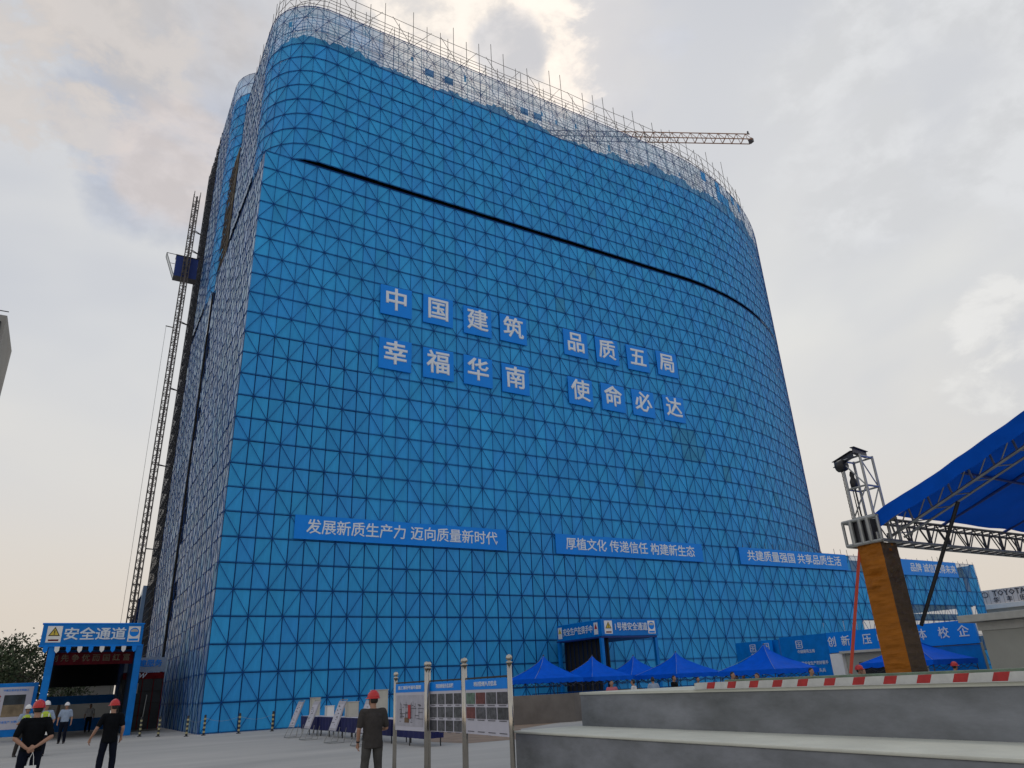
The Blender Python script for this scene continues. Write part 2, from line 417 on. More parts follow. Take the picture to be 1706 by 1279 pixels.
# torn sheeting strip just above row 34, uneven edge
T = MB()
for i, j in ((38, 14), (39, 14), (40, 14), (39, 13), (40, 13), (41, 13), (44, 12), (33, 11), (26, 21), (47, 17), (52, 11), (30, 24)):
    a = tw.at(i*W+.02, .016); b = tw.at((i+1)*W-.02, .016); T.quad((a[0], a[1], j*H+.02), (b[0], b[1], j*H+.02), (b[0], b[1], j*H+H-.02), (a[0], a[1], j*H+H-.02))
tag(T.build('stained_sheets', M['net_stained'], tower), kind='stuff')
T = MB()
for i in range(0):
    h = .55+.35*math.sin(i*.37)+random.uniform(-.12, .25)+(.8 if i > 40 else 0)
    h2 = h+random.uniform(-.25, .25)
    a = upr.at(i*W, -.04); b = upr.at((i+1)*W, -.04); z = 34.3*H
    T.quad((a[0], a[1], z), (b[0], b[1], z), (b[0], b[1], z+max(.1, h2)), (a[0], a[1], z+max(.1, h)))
T = MB(); hp = .7
for k in range(-12, 83*4):
    t = k/4; base = .55+.3*math.sin(t*.37)+.25*math.sin(t*1.3)+(.8 if t > 40 else 0)+(.5 if t > 58 else 0)
    hn = max(.1, base+random.uniform(-.22, .22)); a = upr.at(t*W, -.04); b = upr.at((t+.25)*W, -.04); z = 34.3*H
    T.quad((a[0], a[1], z), (b[0], b[1], z), (b[0], b[1], z+hn), (a[0], a[1], z+hp)); hp = hn
    if random.random() < .05: z2 = z+random.uniform(.8, 2.6); T.quad((a[0], a[1], z2), (b[0], b[1], z2), (b[0], b[1], z2+random.uniform(.3, .9)), (a[0], a[1], z2+random.uniform(.3, .9)))
nb_ = mat('net_backlit', (.03, .32, .66), .6, var=.2, nscale=.8, spec=.1); t_ = nb_.node_tree
tl = t_.nodes.new('ShaderNodeBsdfTranslucent'); tl.inputs[0].default_value = (.03, .36, .75, 1); mx_ = t_.nodes.new('ShaderNodeMixShader'); mx_.inputs[0].default_value = .5
t_.links.new(t_.nodes['Principled BSDF'].outputs[0], mx_.inputs[1]); t_.links.new(tl.outputs[0], mx_.inputs[2]); t_.links.new(mx_.outputs[0], t_.nodes['Material Output'].inputs[0])
tag(T.build('torn_sheeting', M['net_backlit'], tower), kind='stuff')
# concrete core (inset) and floor slabs seen in the slot
def core_poly(z0, z1, off, path, s0, s1, back, name, m_):
    pts = [path.at(s0+(s1-s0)*k/60, off) for k in range(61)]
    mb = MB(); n = len(pts)
    loop = [(p[0], p[1]) for p in pts]+back
    k = 0; m0 = [(x, y, z0) for x, y in loop]; m1 = [(x, y, z1) for x, y in loop]
    mb.v = m0+m1; nn_ = len(loop)
    for i in range(nn_): mb.f.append((i, (i+1) % nn_, nn_+(i+1) % nn_, nn_+i))
    mb.f.append(tuple(reversed(range(nn_)))); mb.f.append(tuple(range(nn_, 2*nn_)))
    return mb.build(name, m_, tower)
bk = [(73, 21.0), (1.2, 21.0)]
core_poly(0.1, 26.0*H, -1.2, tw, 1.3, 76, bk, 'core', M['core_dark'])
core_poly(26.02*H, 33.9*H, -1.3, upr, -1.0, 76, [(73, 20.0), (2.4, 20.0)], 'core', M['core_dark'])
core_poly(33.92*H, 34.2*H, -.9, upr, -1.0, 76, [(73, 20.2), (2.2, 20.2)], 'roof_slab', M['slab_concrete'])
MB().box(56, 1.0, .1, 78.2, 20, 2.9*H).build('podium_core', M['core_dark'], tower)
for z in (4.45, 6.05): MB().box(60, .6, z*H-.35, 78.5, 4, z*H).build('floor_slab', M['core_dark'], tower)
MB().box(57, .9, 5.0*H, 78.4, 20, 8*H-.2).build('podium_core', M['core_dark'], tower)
# podium side
MB().quad((79.12, 0, 0), (79.12, 20, 0), (79.12, 20, 3*H), (79.12, 0, 3*H)).quad((79.12, 0, 5.2*H), (79.12, 20, 5.2*H), (79.12, 20, 8*H), (79.12, 0, 8*H)).build('side_sheet', M['net_blue'], tower)
Q = MB()
for i in range(44, 84):
    Q.tube((i*W, .05, 8*H), (i*W, .05, 8*H+random.choice((.15, .25, .3, .6))), .02)
tag(Q.build('stub_poles', M['tube_grey'], tower), kind='stuff')
# scaffolding behind the see-through zone and standing above the top
Sc = MB(); Sp = MB()
i = -22.0
while i < 62:
    for off, zt in ((-.35, 58.2), (-1.55, 57.4)):
        x = upr.at(i*W, off); top_ = zt+random.uniform(-1.2, .9)+(1.0 if random.random() < .35 else 0)
        (Sp if off > -1 else Sc).tube((x[0], x[1], 33.8*H), (x[0], x[1], top_), .028)
    i += 1.42
for off in (-.35, -1.55):
    for z in [50.7+.36*k for k in range(11)]+[55.5, 56.3, 57.4]:
        Sc.path([upr.at(t*W, off, z+random.uniform(-.05, .05)) for t in range(-22, 64, 2)], .016 if z < 55 else .022)
for t in range(-20, 62, 5):
    for a_, b_ in ((0, 4), (4, 0)):
        Sc.tube(upr.at((t+a_)*W, -.4, 52.2), upr.at((t+b_)*W, -.4, 57.6), .022)
for t in range(-20, 62, 2):
    for z in (51.2, 52.5, 53.8, 55.4, 56.15): Sc.tube(upr.at(t*W, -.35, z), upr.at(t*W, -1.55, z), .022)
for t in range(-16, 60, 1):
    z = random.choice((50.8, 51.6, 52.3, 53.1)); Sc.tube(upr.at(t*W, -1.0, z), upr.at((t+random.choice((-1.5, 1.5)))*W, -1.5, z+random.uniform(.8, 1.6)), .02)
tag(Sp.build('standing_poles', M['tube_grey'], tower), kind='stuff')
tag(Sc.build('tube_scaffolding', M['tube_rust'], tower), kind='stuff')
MB().path([upr.at(t*W, .06, 37.15*H) for t in range(-22, 84)], .03).build('top_rail', M['steel_blue'], tower)
# a scrap of solid sheet in the open zone
for t0 in (13.2, 15.2, 23.6, 25.2):
    a = upr.at(t0*W, -.1); b = upr.at((t0+.9)*W, -.1); z = 35.3*H
    MB().box(a[0], a[1], z, b[0], b[1]+.02, z+.8).build('sheet_scrap', M['net_backlit'], tower)

# ------------------------------------------------------------------ rear block, gap and hoist scaffold
rear = empty('rear_block', (0, 0, 0), 0, 'second blue sheeted block behind the left end of the big tower', 'building')
rl = Path('rear_low'); ru = Path('rear_up')
facade(rear, rl, -14, 0, 0, 26, 0, side=lambda i: i < 0)
facade(rear, ru, -10, 7, 26, 46, .3*H, side=lambda i: i < -1, thin=lambda i, j: 2 if j >= 44 else 0, side_gap=.45)
MB().box(1.0, 23.4, 0, 38, 46, 26*H).build('core', M['core_dark'], rear)
MB().box(2.4, 24.6, 26.05*H, 38, 46, 43.6*H).build('core', M['core_dark'], rear)
Sc = MB()
for yy in [22.0+.55*k for k in range(1)]+[21.6, 22.1]:
    for x in (.5, 1.6, 2.8): Sc.tube((x, yy, 0), (x, yy, 54), .05)
for z in [.9*k for k in range(58)]:
    Sc.tube((.3, 21.4, z), (.3, 22.3, z+random.uniform(-.3, .3)), .05)
    if z > 39: Sc.tube((.2, 18.4, z), (.2, 22.2, z+random.uniform(-.3, .3)), .06); Sc.tube((.2, 18.4+4*random.random(), z), (.2, 18.4+4*random.random(), z+.9), .05); Sc.tube((.5, 21.8, z), (3, 21.8, z), .03)
    if z > 20 and random.random() < .5: Sc.box(.3, 21.3, z, 3.2, 22.3, z+.08)
tag(Sc.build('gap_scaffolding', M['tube_rust'], rear), kind='stuff')
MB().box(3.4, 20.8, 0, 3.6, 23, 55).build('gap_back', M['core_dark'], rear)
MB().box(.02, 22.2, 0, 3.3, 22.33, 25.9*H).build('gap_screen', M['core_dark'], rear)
MB().box(.35, 18.6, 39.2, 3.3, 21.4, 53.2).build('brown_cover', M['brown_cover'], rear)
# hoist landing scaffold (dark open frames with floors)
Sc = MB(); Sf = MB()
for y in [36+1.25*k for k in range(9)]:
    for x in (-.02, .55): Sc.tube((x, y, 0), (x, y, 68.5+random.uniform(0, .8)), .055)
for k in range(76):
    z = .9*k+.4
    for x in (-.02, .55): Sc.tube((x, 36, z), (x, 46, z), .035)
    for y in [36+1.25*k2 for k2 in range(9)]: Sc.tube((-.02, y, z), (.55, y, z), .03)
    if k % 2 == 0: Sf.box(.02, 36.1, z-.06, .6, 45.9, z)
    y = 36+1.25*(k*3 % 8); Sc.tube((-.04, y, z), (-.04, y+1.25, z+.9), .03); Sc.tube((-.04, 46-(y-36), z), (-.04, 44.75-(y-36), z+.9), .03)
    if k % 3 != 1: Sf.box(.62, 36.1+((k*7) % 5), z, .66, 41.1+((k*7) % 5), z+.85)
mat('landing_dark', (.022, .028, .045), .7, var=.5, nscale=1.5)
tag(Sc.build('landing_scaffolding', M['landing_dark'], rear), kind='stuff')
Sf.build('landing_floors', M['core_dark'], rear)
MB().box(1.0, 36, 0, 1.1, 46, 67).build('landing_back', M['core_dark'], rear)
low = empty('low_annex', (0, 0, 0), 0, 'low blue netted annex behind the hoist mast with a sloping edge', 'building')
MB().poly([(-.4, 46.5, 0), (-.4, 60, 0), (-.4, 60, 9), (-.4, 50, 12.5), (-.4, 46.5, 13.5)]).poly([(-.4, 46.5, 0), (6, 46.5, 0), (6, 46.5, 13.5), (-.4, 46.5, 13.5)]).build('sheeting', M['net_side'], low)
Q = MB()
for y in range(47, 60): Q.tube((-.45, y, 0), (-.45, y, 12.5 if y < 50 else 12.5-(y-50)*.35), .05)
for z in range(1, 12): Q.tube((-.45, 46.5, z), (-.45, 59, z), .04)
tag(Q.build('frame_lattice', M['steel_side'], low), kind='stuff')

# hoist mast
hoist = empty('hoist_mast', (-1.84, 35, 0), 0, 'tall lattice hoist mast standing free left of the towers', 'hoist')
a = .33
for sx in (-a, a):
    for sy in (-a, a): MB().tube((sx, sy, 0), (sx, sy, 58), .052).build('mast_leg', M['tube_rust'], hoist)
Q = MB()
for k in range(38):
    z = k*1.508
    for p, q in (((-a, -a), (a, -a)), ((a, -a), (a, a)), ((a, a), (-a, a)), ((-a, a), (-a, -a))):
        Q.tube((p[0], p[1], z), (q[0], q[1], z), .05); Q.tube((p[0], p[1], z+.75), (q[0], q[1], z+.75), .04)
        Q.tube((p[0], p[1], z), (q[0], q[1], z+.75), .03); Q.tube((p[0], p[1], z+1.5), (q[0], q[1], z+.75), .03)
    Q.box(-.1, -a-.08, z, .1, -a-.02, z+1.5) if k % 1 == 0 else None
tag(Q.build('mast_lattice', M['tube_rust'], hoist), kind='stuff')
for z in (52.6, 49.9, 40.5, 32.5, 24, 15.5, 8): MB().tube((a, .1, z), (1.8, .9, z+.1), .05).tube((a, -.2, z), (1.8, 1.0, z+.1), .05).build('wall_tie', M['tube_rust'], hoist)
MB().tube((-a, 0, 39.7), (-1.1, 0, 39.75), .06).build('cable_arm', M['tube_rust'], hoist)
MB().tube((-1.05, 0, 39.7), (-.75, 0, 2), .02).build('cable', M['black'], hoist)
cage = empty('hoist_cage', (-1.6, 34.4, 46.5), 0, 'dark blue hoist cage with raised ramp high on the lattice mast', 'hoist cage')
MB().box(-1.35, 1.1, 0, 1.0, 2.1, 2.7).build('cabin', M['deep_blue'], cage)
MB().box(-1.4, 1.05, 2.7, 1.05, 2.15, 2.8).build('roof', M['truss_dark'], cage)
MB().box(-1.4, 1.05, -.1, 1.05, 2.15, 0).build('floor', M['truss_dark'], cage)
see_through(mat('cage_mesh', (.20, .24, .24), .6), .6)
MB().poly([(-1.4, 1.1, .1), (-1.4, 2.1, .1), (-2.4, 2.1, 2.75), (-2.4, 1.1, 2.75)]).build('ramp', M['cage_mesh'], cage)
MB().path([(-1.4, 1.1, .1), (-2.4, 1.1, 2.75), (-1.4, 1.1, 2.75)], .04).path([(-1.4, 2.1, .1), (-2.4, 2.1, 2.75)], .04).tube((-2.4, 1.1, 2.75), (-2.4, 2.1, 2.75), .04).tube((-1.4, 1.1, 1.5), (-1.9, 1.1, 1.5), .03).build('ramp_frame', M['truss_dark'], cage)

# tower crane behind
crane = empty('tower_crane', (42, 34.1, 0), 0, 'distant tower crane with its lattice jib above the scaffold top', 'crane')
d = Vector((79.1-42, 15.9-34.1, 0)); Lj = d.length; d.normalize(); nrm = Vector((-d.y, d.x, 0))
J = MB(); n = 26
for k in range(n):
    p = d*(Lj*k/n); q = d*(Lj*(k+1)/n); mid = (p+q)/2
    a1, a2, t = p+nrm*.6+Vector((0, 0, 84.2)), p-nrm*.6+Vector((0, 0, 84.2)), p+Vector((0, 0, 85.8))
    b1, b2, t2 = q+nrm*.6+Vector((0, 0, 84.2)), q-nrm*.6+Vector((0, 0, 84.2)), q+Vector((0, 0, 85.8))
    for u, v in ((a1, b1), (a2, b2), (t, t2), (a1, a2)): J.tube(u, v, .085)
    tm = mid+Vector((0, 0, 85.8))
    for u in (a1, a2, b1, b2): J.tube(u, tm, .05)
e1 = d*Lj
mat('crane_paint', (.30, .16, .10), .6, var=.3)
tag(J.build('jib', M['crane_paint'], crane), kind=None)
MB().box(e1.x-.25, e1.y-.35, 84, e1.x+.25, e1.y+.35, 84.7).box(e1.x-.5, e1.y-.1, 85.7, e1.x-.3, e1.y+.1, 86.2).build('jib_tip', M['truss_dark'], crane)
J = MB()
for sx in (-.9, .9):
    for sy in (-.9, .9): J.tube((sx, sy, 0), (sx, sy, 90), .1)
for k in range(45):
    for p, q in (((-.9, -.9), (.9, -.9)), ((.9, -.9), (.9, .9)), ((.9, .9), (-.9, .9)), ((-.9, .9), (-.9, -.9))): J.tube((p[0], p[1], 2*k), (q[0], q[1], 2*k+2), .06)
J.build('mast', M['crane_paint'], crane)

# ------------------------------------------------------------------ signs hung on the facade
LET = [('中', 9.06, 28.17), ('国', 12.46, 28.2), ('建', 15.85, 28.05), ('筑', 19.12, 28.1), ('品', 25.26, 28.1), ('质', 28.6, 28.08), ('五', 32.03, 28.05), ('局', 35.5, 28.15),
       ('幸', 9.08, 23.82), ('福', 12.47, 23.73), ('华', 15.79, 23.77), ('南', 19.1, 23.7), ('使', 25.34, 23.7), ('命', 28.73, 23.72), ('必', 32.04, 23.73), ('达', 35.58, 23.78)]
PY = 'zhong guo jian zhu pin zhi wu ju xing fu hua nan shi ming bi da'.split()
ORD = 'first second third fourth fifth sixth seventh last'.split()
for k_, (ch, x, z) in enumerate(LET):
    row = 'upper' if z > 26 else 'lower'
    o = empty('character_sign', (x+1.22, -.16, z), random.uniform(-.01, .01), 'blue square sign with white character %s (%s), %s in the %s row' % (ch, PY[k_], ORD[k_ % 8], row), 'sign', 'character signs on the tower')
    o.rotation_euler[1] = random.uniform(-.012, .012)
    bevel(MB().box(-1.24, 0, -1.21, 1.24, .06, 1.21).build('panel', M['sign_blue'], o), .02)
    text(ch, 1.92, (0, -.008, 0), FRONT, M['letter_white'], o, .022, 'character')
BAN = [('发展新质生产力 迈向质量新时代', 4.08, 18.9, 'leftmost long blue banner low on the facade reading 发展新质生产力 迈向质量新时代', 13.4),
       ('厚植文化 传递信任 构建新生态', 23.08, 37.75, 'second long blue banner on the facade reading 厚植文化 传递信任 构建新生态', 12.9),
       ('共建质量强国 共享品质生活', 42.1, 56.6, 'third long blue banner on the facade reading 共建质量强国 共享品质生活', 12.7)]
for body, x0, x1, lab, wd in BAN:
    o = empty('facade_banner', (x0, -.16, 10.36), 0, lab, 'banner', 'long banners on the facade')
    MB().box(0, 0, 0, x1-x0, .05, 1.46).build('panel', M['sign_blue'], o)
    n_ = sum(.28 if c == ' ' else 1 for c in body)
    text(body, .95, ((x1-x0)/2, -.006, .72), FRONT, M['letter_white'], o, .012, 'lettering', sx=(wd/n_)/.95)
o = empty('facade_banner', (60.6, -.16, 10.25), 0, 'farthest long blue banner, partly behind the orange column, ending 诚信赢得未来', 'banner', 'long banners on the facade')
MB().box(0, 0, 0, 14.7, .05, 1.58).build('panel', M['sign_blue'], o)
text('品牌 诚信赢得未来', .95, (10.3, -.006, .74), FRONT, M['letter_white'], o, .012, 'lettering', sx=1.06)

# ------------------------------------------------------------------ safety passage gate (left)
gate = empty('safety_gate', (0, 5.3, 0), 0, 'blue framed safety passage gate with the sign 安全通道', 'gate')
bevel(MB().box(-7.95, 0, 4.78, -2.9, .35, 5.92).build('sign_board', M['gate_blue'], gate), .03)
bevel(MB().box(-8.0, -.03, 5.9, -2.86, .4, 5.98).build('sign_trim', M['sign_blue'], gate), .01)
bevel(MB().box(-8.0, -.03, 4.72, -2.86, .4, 4.80).build('sign_trim', M['sign_blue'], gate), .01)
text('安全通道', .70, (-5.35, -.02, 5.34), FRONT, M['letter_white'], gate, .02, sx=1.12)
def plaque(parent, x0, z0, w, h, y, kind, rotf=None):
    b = MB().box(x0, y-.02, z0, x0+w, y, z0+h).build('plaque', M['white'], parent)
    cx = x0+w/2; zc = z0+h*.62; r_ = w*.40
    if kind == 'warn':
        MB().poly([(cx-r_, y-.024, zc-r_*.7), (cx+r_, y-.024, zc-r_*.7), (cx, y-.024, zc+r_)]).build('warning_triangle', M['black'], b)
        MB().poly([(cx-r_*.74, y-.028, zc-r_*.54), (cx+r_*.74, y-.028, zc-r_*.54), (cx, y-.028, zc+r_*.70)]).build('warning_fill', M['yellow'], b)
        MB().box(cx-r_*.09, y-.034, zc-r_*.15, cx+r_*.09, y-.03, zc+r_*.36).box(cx-r_*.09, y-.034, zc-r_*.42, cx+r_*.09, y-.03, zc-r_*.25).build('warning_mark', M['black'], b)
        MB().box(x0+w*.15, y-.026, z0+h*.08, x0+w*.85, y-.021, z0+h*.18).build('caption', M['dull_red'], b)
    else:
        P_ = lambda rr, yy: [(cx+rr*math.cos(2*math.pi*k/20), yy, zc+rr*math.sin(2*math.pi*k/20)) for k in range(20)]
        MB().poly(P_(r_, y-.024)).build('disc', M['sign_blue'], b)
        MB().poly([(cx+r_*.8*math.cos(math.pi*k/10), y-.028, zc+r_*.1+r_*.62*math.sin(math.pi*k/10)) for k in range(11)]).build('helmet_mark', M['cream'], b)
        MB().box(x0+w*.1, y-.026, z0+h*.06, x0+w*.9, y-.021, z0+h*.2).build('caption', M['sign_blue'], b)
plaque(gate, -7.72, 4.95, .72, .86, -.0, 'warn'); plaque(gate, -3.68, 4.95, .62, .84, 0, 'hat')
for x in (-7.5, -3.15):
    g = bevel(MB().box(x, .02, 0, x+.36, .32, 4.8).build('leg', M['gate_blue'], gate), .02)
for k in range(9):
    x = -7.65+k*.55
    MB().poly([(x-.12, -.05, 4.72), (x+.12, -.05, 4.72), (x+.11, -.05, 4.5), (x, -.05, 4.38), (x-.11, -.05, 4.5)]).build('pennant', M['sign_blue'] if k % 2 == 0 else M['white'], gate)
# tunnel behind
T = MB()
for y in [1.6+1.6*k for k in range(9)]:
    for x in (-7.35, -3.0): T.tube((x, y, 0), (x, y, 4.7), .06)
    T.tube((-7.35, y, 4.6), (-3, y, 4.6), .06)
for z in (.6, 1.5, 2.4, 3.3, 4.2):
    for x in (-7.35, -3.0): T.tube((x, .4, z), (x, 14.6, z), .04)
for k in range(24):
    for x in (-7.35, -3.0): T.tube((x, .5+k*.6, 0), (x, .5+k*.6, 4.6), .025)
tag(T.build('tunnel_frames', M['gate_blue'], gate), kind='stuff')
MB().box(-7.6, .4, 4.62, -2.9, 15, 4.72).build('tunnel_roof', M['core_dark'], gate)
see_through(mat('dark_mesh', (.008, .03, .06), .7), .8)
MB().quad((-3.06, .4, 0), (-3.06, 14.8, 0), (-3.06, 14.8, 4.6), (-3.06, .4, 4.6)).build('tunnel_net', M['dark_mesh'], gate)
MB().quad((-7.3, .4, 0), (-7.3, 14.8, 0), (-7.3, 14.8, 4.6), (-7.3, .4, 4.6)).build('tunnel_net', M['dark_mesh'], gate)
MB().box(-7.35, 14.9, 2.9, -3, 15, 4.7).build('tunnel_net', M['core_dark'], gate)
MB().box(-7.35, 14.9, 0, -3, 15, .8).box(-7.35, 14.8, 1.75, -3, 14.9, 2.3).build('far_barrier', M['gate_blue'], gate)
ban = empty('red_banner', (-5.35, 5.62, 4.1), 0, 'dim dark red banner hung across the inside of the safety passage', 'banner')
MB().box(-2.2, 0, -.33, 2.15, .03, .33).build('cloth', M['banner_red'], ban)
text('创 先 争 优 而 国 红 富', .40, (0, -.006, 0), FRONT, M['brown_cover'], ban, .02)
# notice board at left
nb = empty('notice_board', (-9.6, 7, 0), 0, 'large blue framed notice board with site photos left of the safety gate', 'notice board')
bevel(MB().box(-2.2, 0, .25, 1.95, .12, 2.95).build('frame', M['gate_blue'], nb), .03)
MB().box(-2.0, -.012, .62, 1.75, -.002, 2.75).build('sheet', M['board_white'], nb)
MB().box(.45, -.022, 1.25, 1.45, -.013, 2.35).build('photo', M['photo_earth'], nb)
MB().box(.45, -.026, 1.85, 1.45, -.023, 2.35).build('photo', M['photo_dark'], nb)
MB().box(-.9, -.022, .9, .1, -.013, 1.75).build('photo', M['photo_dark'], nb)
text('3', .75, (.15, -.02, 2.13), FRONT, M['red'], nb, .03)
text('中建五局安全文明施工', .12, (.95, -.02, 2.58), FRONT, M['sign_blue'], nb, .01)
text('安全生产 文明施工', .13, (.95, -.02, .98), FRONT, M['sign_blue'], nb, .01)
MB().box(-2.1, .03, 0, -1.9, .1, .25).build('foot', M['gate_blue'], nb); MB().box(1.6, .03, 0, 1.8, .1, .25).build('foot', M['gate_blue'], nb)
# small gate house with red letters
bt = empty('hoist_booth', (-2.0, 11, 0), 0, 'dark glazed booth with a red header lettered TW right of the gate', 'booth')
MB().box(-1.2, 0, .1, 1.15, 2.6, 3.4).build('cabin', M['glass_dark'], bt)
MB().box(-1.25, -.06, 3.05, 1.15, .02, 3.42).build('header', M['dull_red'], bt)
text('TW', .42, (-.32, -.075, 3.22), FRONT, M['letter_white'], bt, .02, shear=.35)
MB().box(-1.25, -.1, 3.46, 1.18, 0, 4.34).build('sign_panel', M['cloth_sky'], bt)
text('中建服务', .46, (0, -.11, 3.95), FRONT, M['sign_blue'], bt, .02)
for x in (-.1, .55, 1.1): MB().box(x, -.05, .1, x+.05, 0, 3.05).build('mullion', M['dull_red'], bt)
for z in (.9, 1.6, 2.3): MB().box(-1.2, -.05, z, 1.15, -.01, z+.04).build('transom', M['core_dark'], bt)
MB().box(-.85, -.06, 2.2, -.3, -.052, 2.8).build('notice', M['cream'], bt); MB().box(-.8, -.06, 1.7, -.45, -.052, 2.05).build('notice', M['white'], bt)
MB().tube((.15, -.4, 0), (.25, -.4, 2.1), .03).build('pole', M['truss_alu'], bt)
MB().box(-1.3, -.5, 0, 1.2, 3, .1).build('base', M['slab_concrete'], bt)

# bollards
bo = [(-2.55, 2.6, 'beside the foot of the safety gate'), (-1.82, .96, 'in front of the booth lettered TW'), (-.76, -1.2, 'left of the corner of the tower'), (.02, -1.4, 'right at the corner of the tower'),
      (1.58, -2.06, 'second from the tower corner along the facade'), (3.26, -2.0, 'nearest to the display easels')]
def bollard():
    o = empty('bollard'); 
    MB().lathe([(.11, 0), (.11, .03), (.055, .035), (.055, .92), (.04, .95), (.01, .955)], n=12).build('post', M['black'], o, True)
    for z in (.12, .32, .52, .72): MB().lathe([(.058, z), (.058, z+.09)], n=12).build('band', M['band_pale'], o)
    return o
b0 = bollard()
for k, (x, y, w) in enumerate(bo):
    o = b0 if k == 0 else copy_tree(b0); o.location = (x, y, 0)
    tag(o, 'black and yellow striped bollard ' + w, 'bollard', 'striped bollards along the tower')
cord = MB(); 
for (p, q) in zip(bo[2:], bo[3:]): 
    a_ = Vector((p[0], p[1], .8)); b_ = Vector((q[0], q[1], .8)); cord.path([a_.lerp(b_, t/6)-Vector((0, 0, .18*math.sin(math.pi*t/6))) for t in range(7)], .007)
tag(cord.build('cord', M['truss_alu']), 'thin pale cord strung sagging between the striped bollards', 'cord')

# ------------------------------------------------------------------ second gate on the facade
g2 = empty('entrance_passage', (0, 0, 0), 0, 'blue covered entrance passage with the sign 1号楼安全通道', 'gate')
bevel(MB().box(22.5, -5.5, 4.3, 27.2, -5.2, 5.32).build('sign_board', M['gate_blue'], g2), .02)
bevel(MB().box(22.5, -5.2, 4.28, 22.75, -.4, 5.30).build('side_sign', M['gate_blue'], g2), .02)
plaque(g2, 22.75, 4.42, .62, .8, -5.5, 'warn'); plaque(g2, 26.35, 4.42, .6, .8, -5.5, 'hat')
text('1号楼安全通道', .52, (24.9, -5.52, 4.82), FRONT, M['letter_white'], g2, .018, sx=.82)
text('安全生产在我手中', .50, (22.48, -2.9, 4.76), LEFTF, M['letter_white'], g2, .018, sx=.85)
MB().box(22.47, -5.15, 4.42, 22.49, -4.75, 5.15).build('plaque', M['white'], g2)
MB().poly([(22.465, -5.12, 4.75), (22.465, -4.8, 4.75), (22.465, -4.95, 5.08)]).build('warning_fill', M['red'], g2)
MB().box(22.47, -1.05, 4.42, 22.49, -.6, 5.15).build('plaque', M['white'], g2)
MB().poly([(22.465, -1.02, 4.75), (22.465, -.62, 4.75), (22.465, -.82, 5.08)]).build('warning_fill', M['yellow'], g2)
MB().box(22.5, -5.45, 4.2, 27.1, -.3, 4.29).build('roof', M['deep_blue'], g2)
for x, y in ((22.5, -5.4), (26.95, -5.4), (22.5, -.6)): bevel(MB().box(x, y, 0, x+.22, y+.22, 4.2).build('leg', M['gate_blue'], g2), .015)
MB().box(23.2, -5.1, 0, 23.3, -.2, 4.2).build('opening_shade', M['core_dark'], g2)  # dark sheet standing in for the shade inside the passage opening
T = MB()
for k in range(10): T.tube((23.1, -5+k*.5, 0), (23.1, -5+k*.5, 4.2), .025)
tag(T.build('inner_frames', M['steel_side'], g2), kind='stuff')

# railings
rail = empty('steel_railing', (0, -6.5, 0), 0, 'dark blue steel railing with upright bars behind the blue tents', 'railing')
MB().box(16.5, -.02, 1.12, 30, .02, 1.17).build('top_bar', M['steel_blue'], rail); MB().box(16.5, -.02, .12, 30, .02, .16).build('bottom_bar', M['steel_blue'], rail)
bm_ = MB().tube((0, 0, .15), (0, 0, 1.13), .014).mesh('baluster'); bm_.materials.append(M['steel_blue'])
for k in range(104): inst(bm_, 'baluster', rail, (16.5+k*.13, 0, 0))

# ------------------------------------------------------------------ concrete terrace
st = MB().box(.82, -62, 0, 2.28, -31.1, .86).build('lower_terrace', M['wall_concrete'])
tag(st, kind='structure'); bevel(st, .02)
tag(bevel(MB().box(.80, -62, .86, 2.28, -31.08, .9).build('lower_terrace_top', M['cap_concrete']), .015), kind='structure')
pts = [(2.25, -62), (22, -62), (22, -30.95), (2.75, -30.95), (2.45, -31.02), (2.3, -31.2), (2.25, -31.5)]
def prism(pts, z0, z1):
    mb = MB(); n = len(pts); mb.v = [(x, y, z0) for x, y in pts]+[(x, y, z1) for x, y in pts]
    for i in range(n): mb.f.append((i, (i+1) % n, n+(i+1) % n, n+i))
    mb.f.append(tuple(reversed(range(n)))); mb.f.append(tuple(range(n, 2*n))); return mb
tag(prism(pts, 0, 1.455).build('upper_terrace', M['wall_concrete']), kind='structure')
pts2 = [(x-.02 if x < 10 else x, y) for x, y in pts]
tag(prism(pts2, 1.455, 1.495).build('upper_terrace_top', M['cap_concrete']), kind='structure')
wl = tag(prism([(10.9, -13.0), (14.2, -13.9), (22, -9.5), (22, -9.2), (14.2, -13.5), (10.9, -12.6)], 0, 1.2).build('ramp_wall', M['tan_wall']), 'low tan concrete ramp wall behind the terrace corner', 'wall')
# striped kerb and green edge
kb = empty('striped_kerb', (2.23, 0, 1.497), 0, 'red and white striped kerb along the terrace edge', 'kerb')
y = -34.5
kk = 0
while y > -52:
    w = .17 if kk % 2 else .27
    MB().poly([(0, y, 0), (0, y-w, 0), (0, y-w-.05, .10), (0, y-.05, .10)]).poly([(0, y-.05, .10), (0, y-w-.05, .10), (.16, y-w-.05, .10), (.16, y-.05, .10)]).build('kerb_block', M['stripe_red'] if kk % 2 else M['stripe_white'], kb)
    y -= w; kk += 1
MB().box(.012, -52, 0, .155, -34.5, .094).build('kerb_body', M['stripe_white'], kb)
MB().box(-.03, -52, 0, -.002, -34.5, .008).build('kerb_lip', M['stripe_white'], kb)
tag(MB().box(2.42, -60, 1.5, 2.95, -35.0, 1.625).build('green_edging', M['green_mat']), 'pale green fabric edging running behind the striped kerb', 'edging')

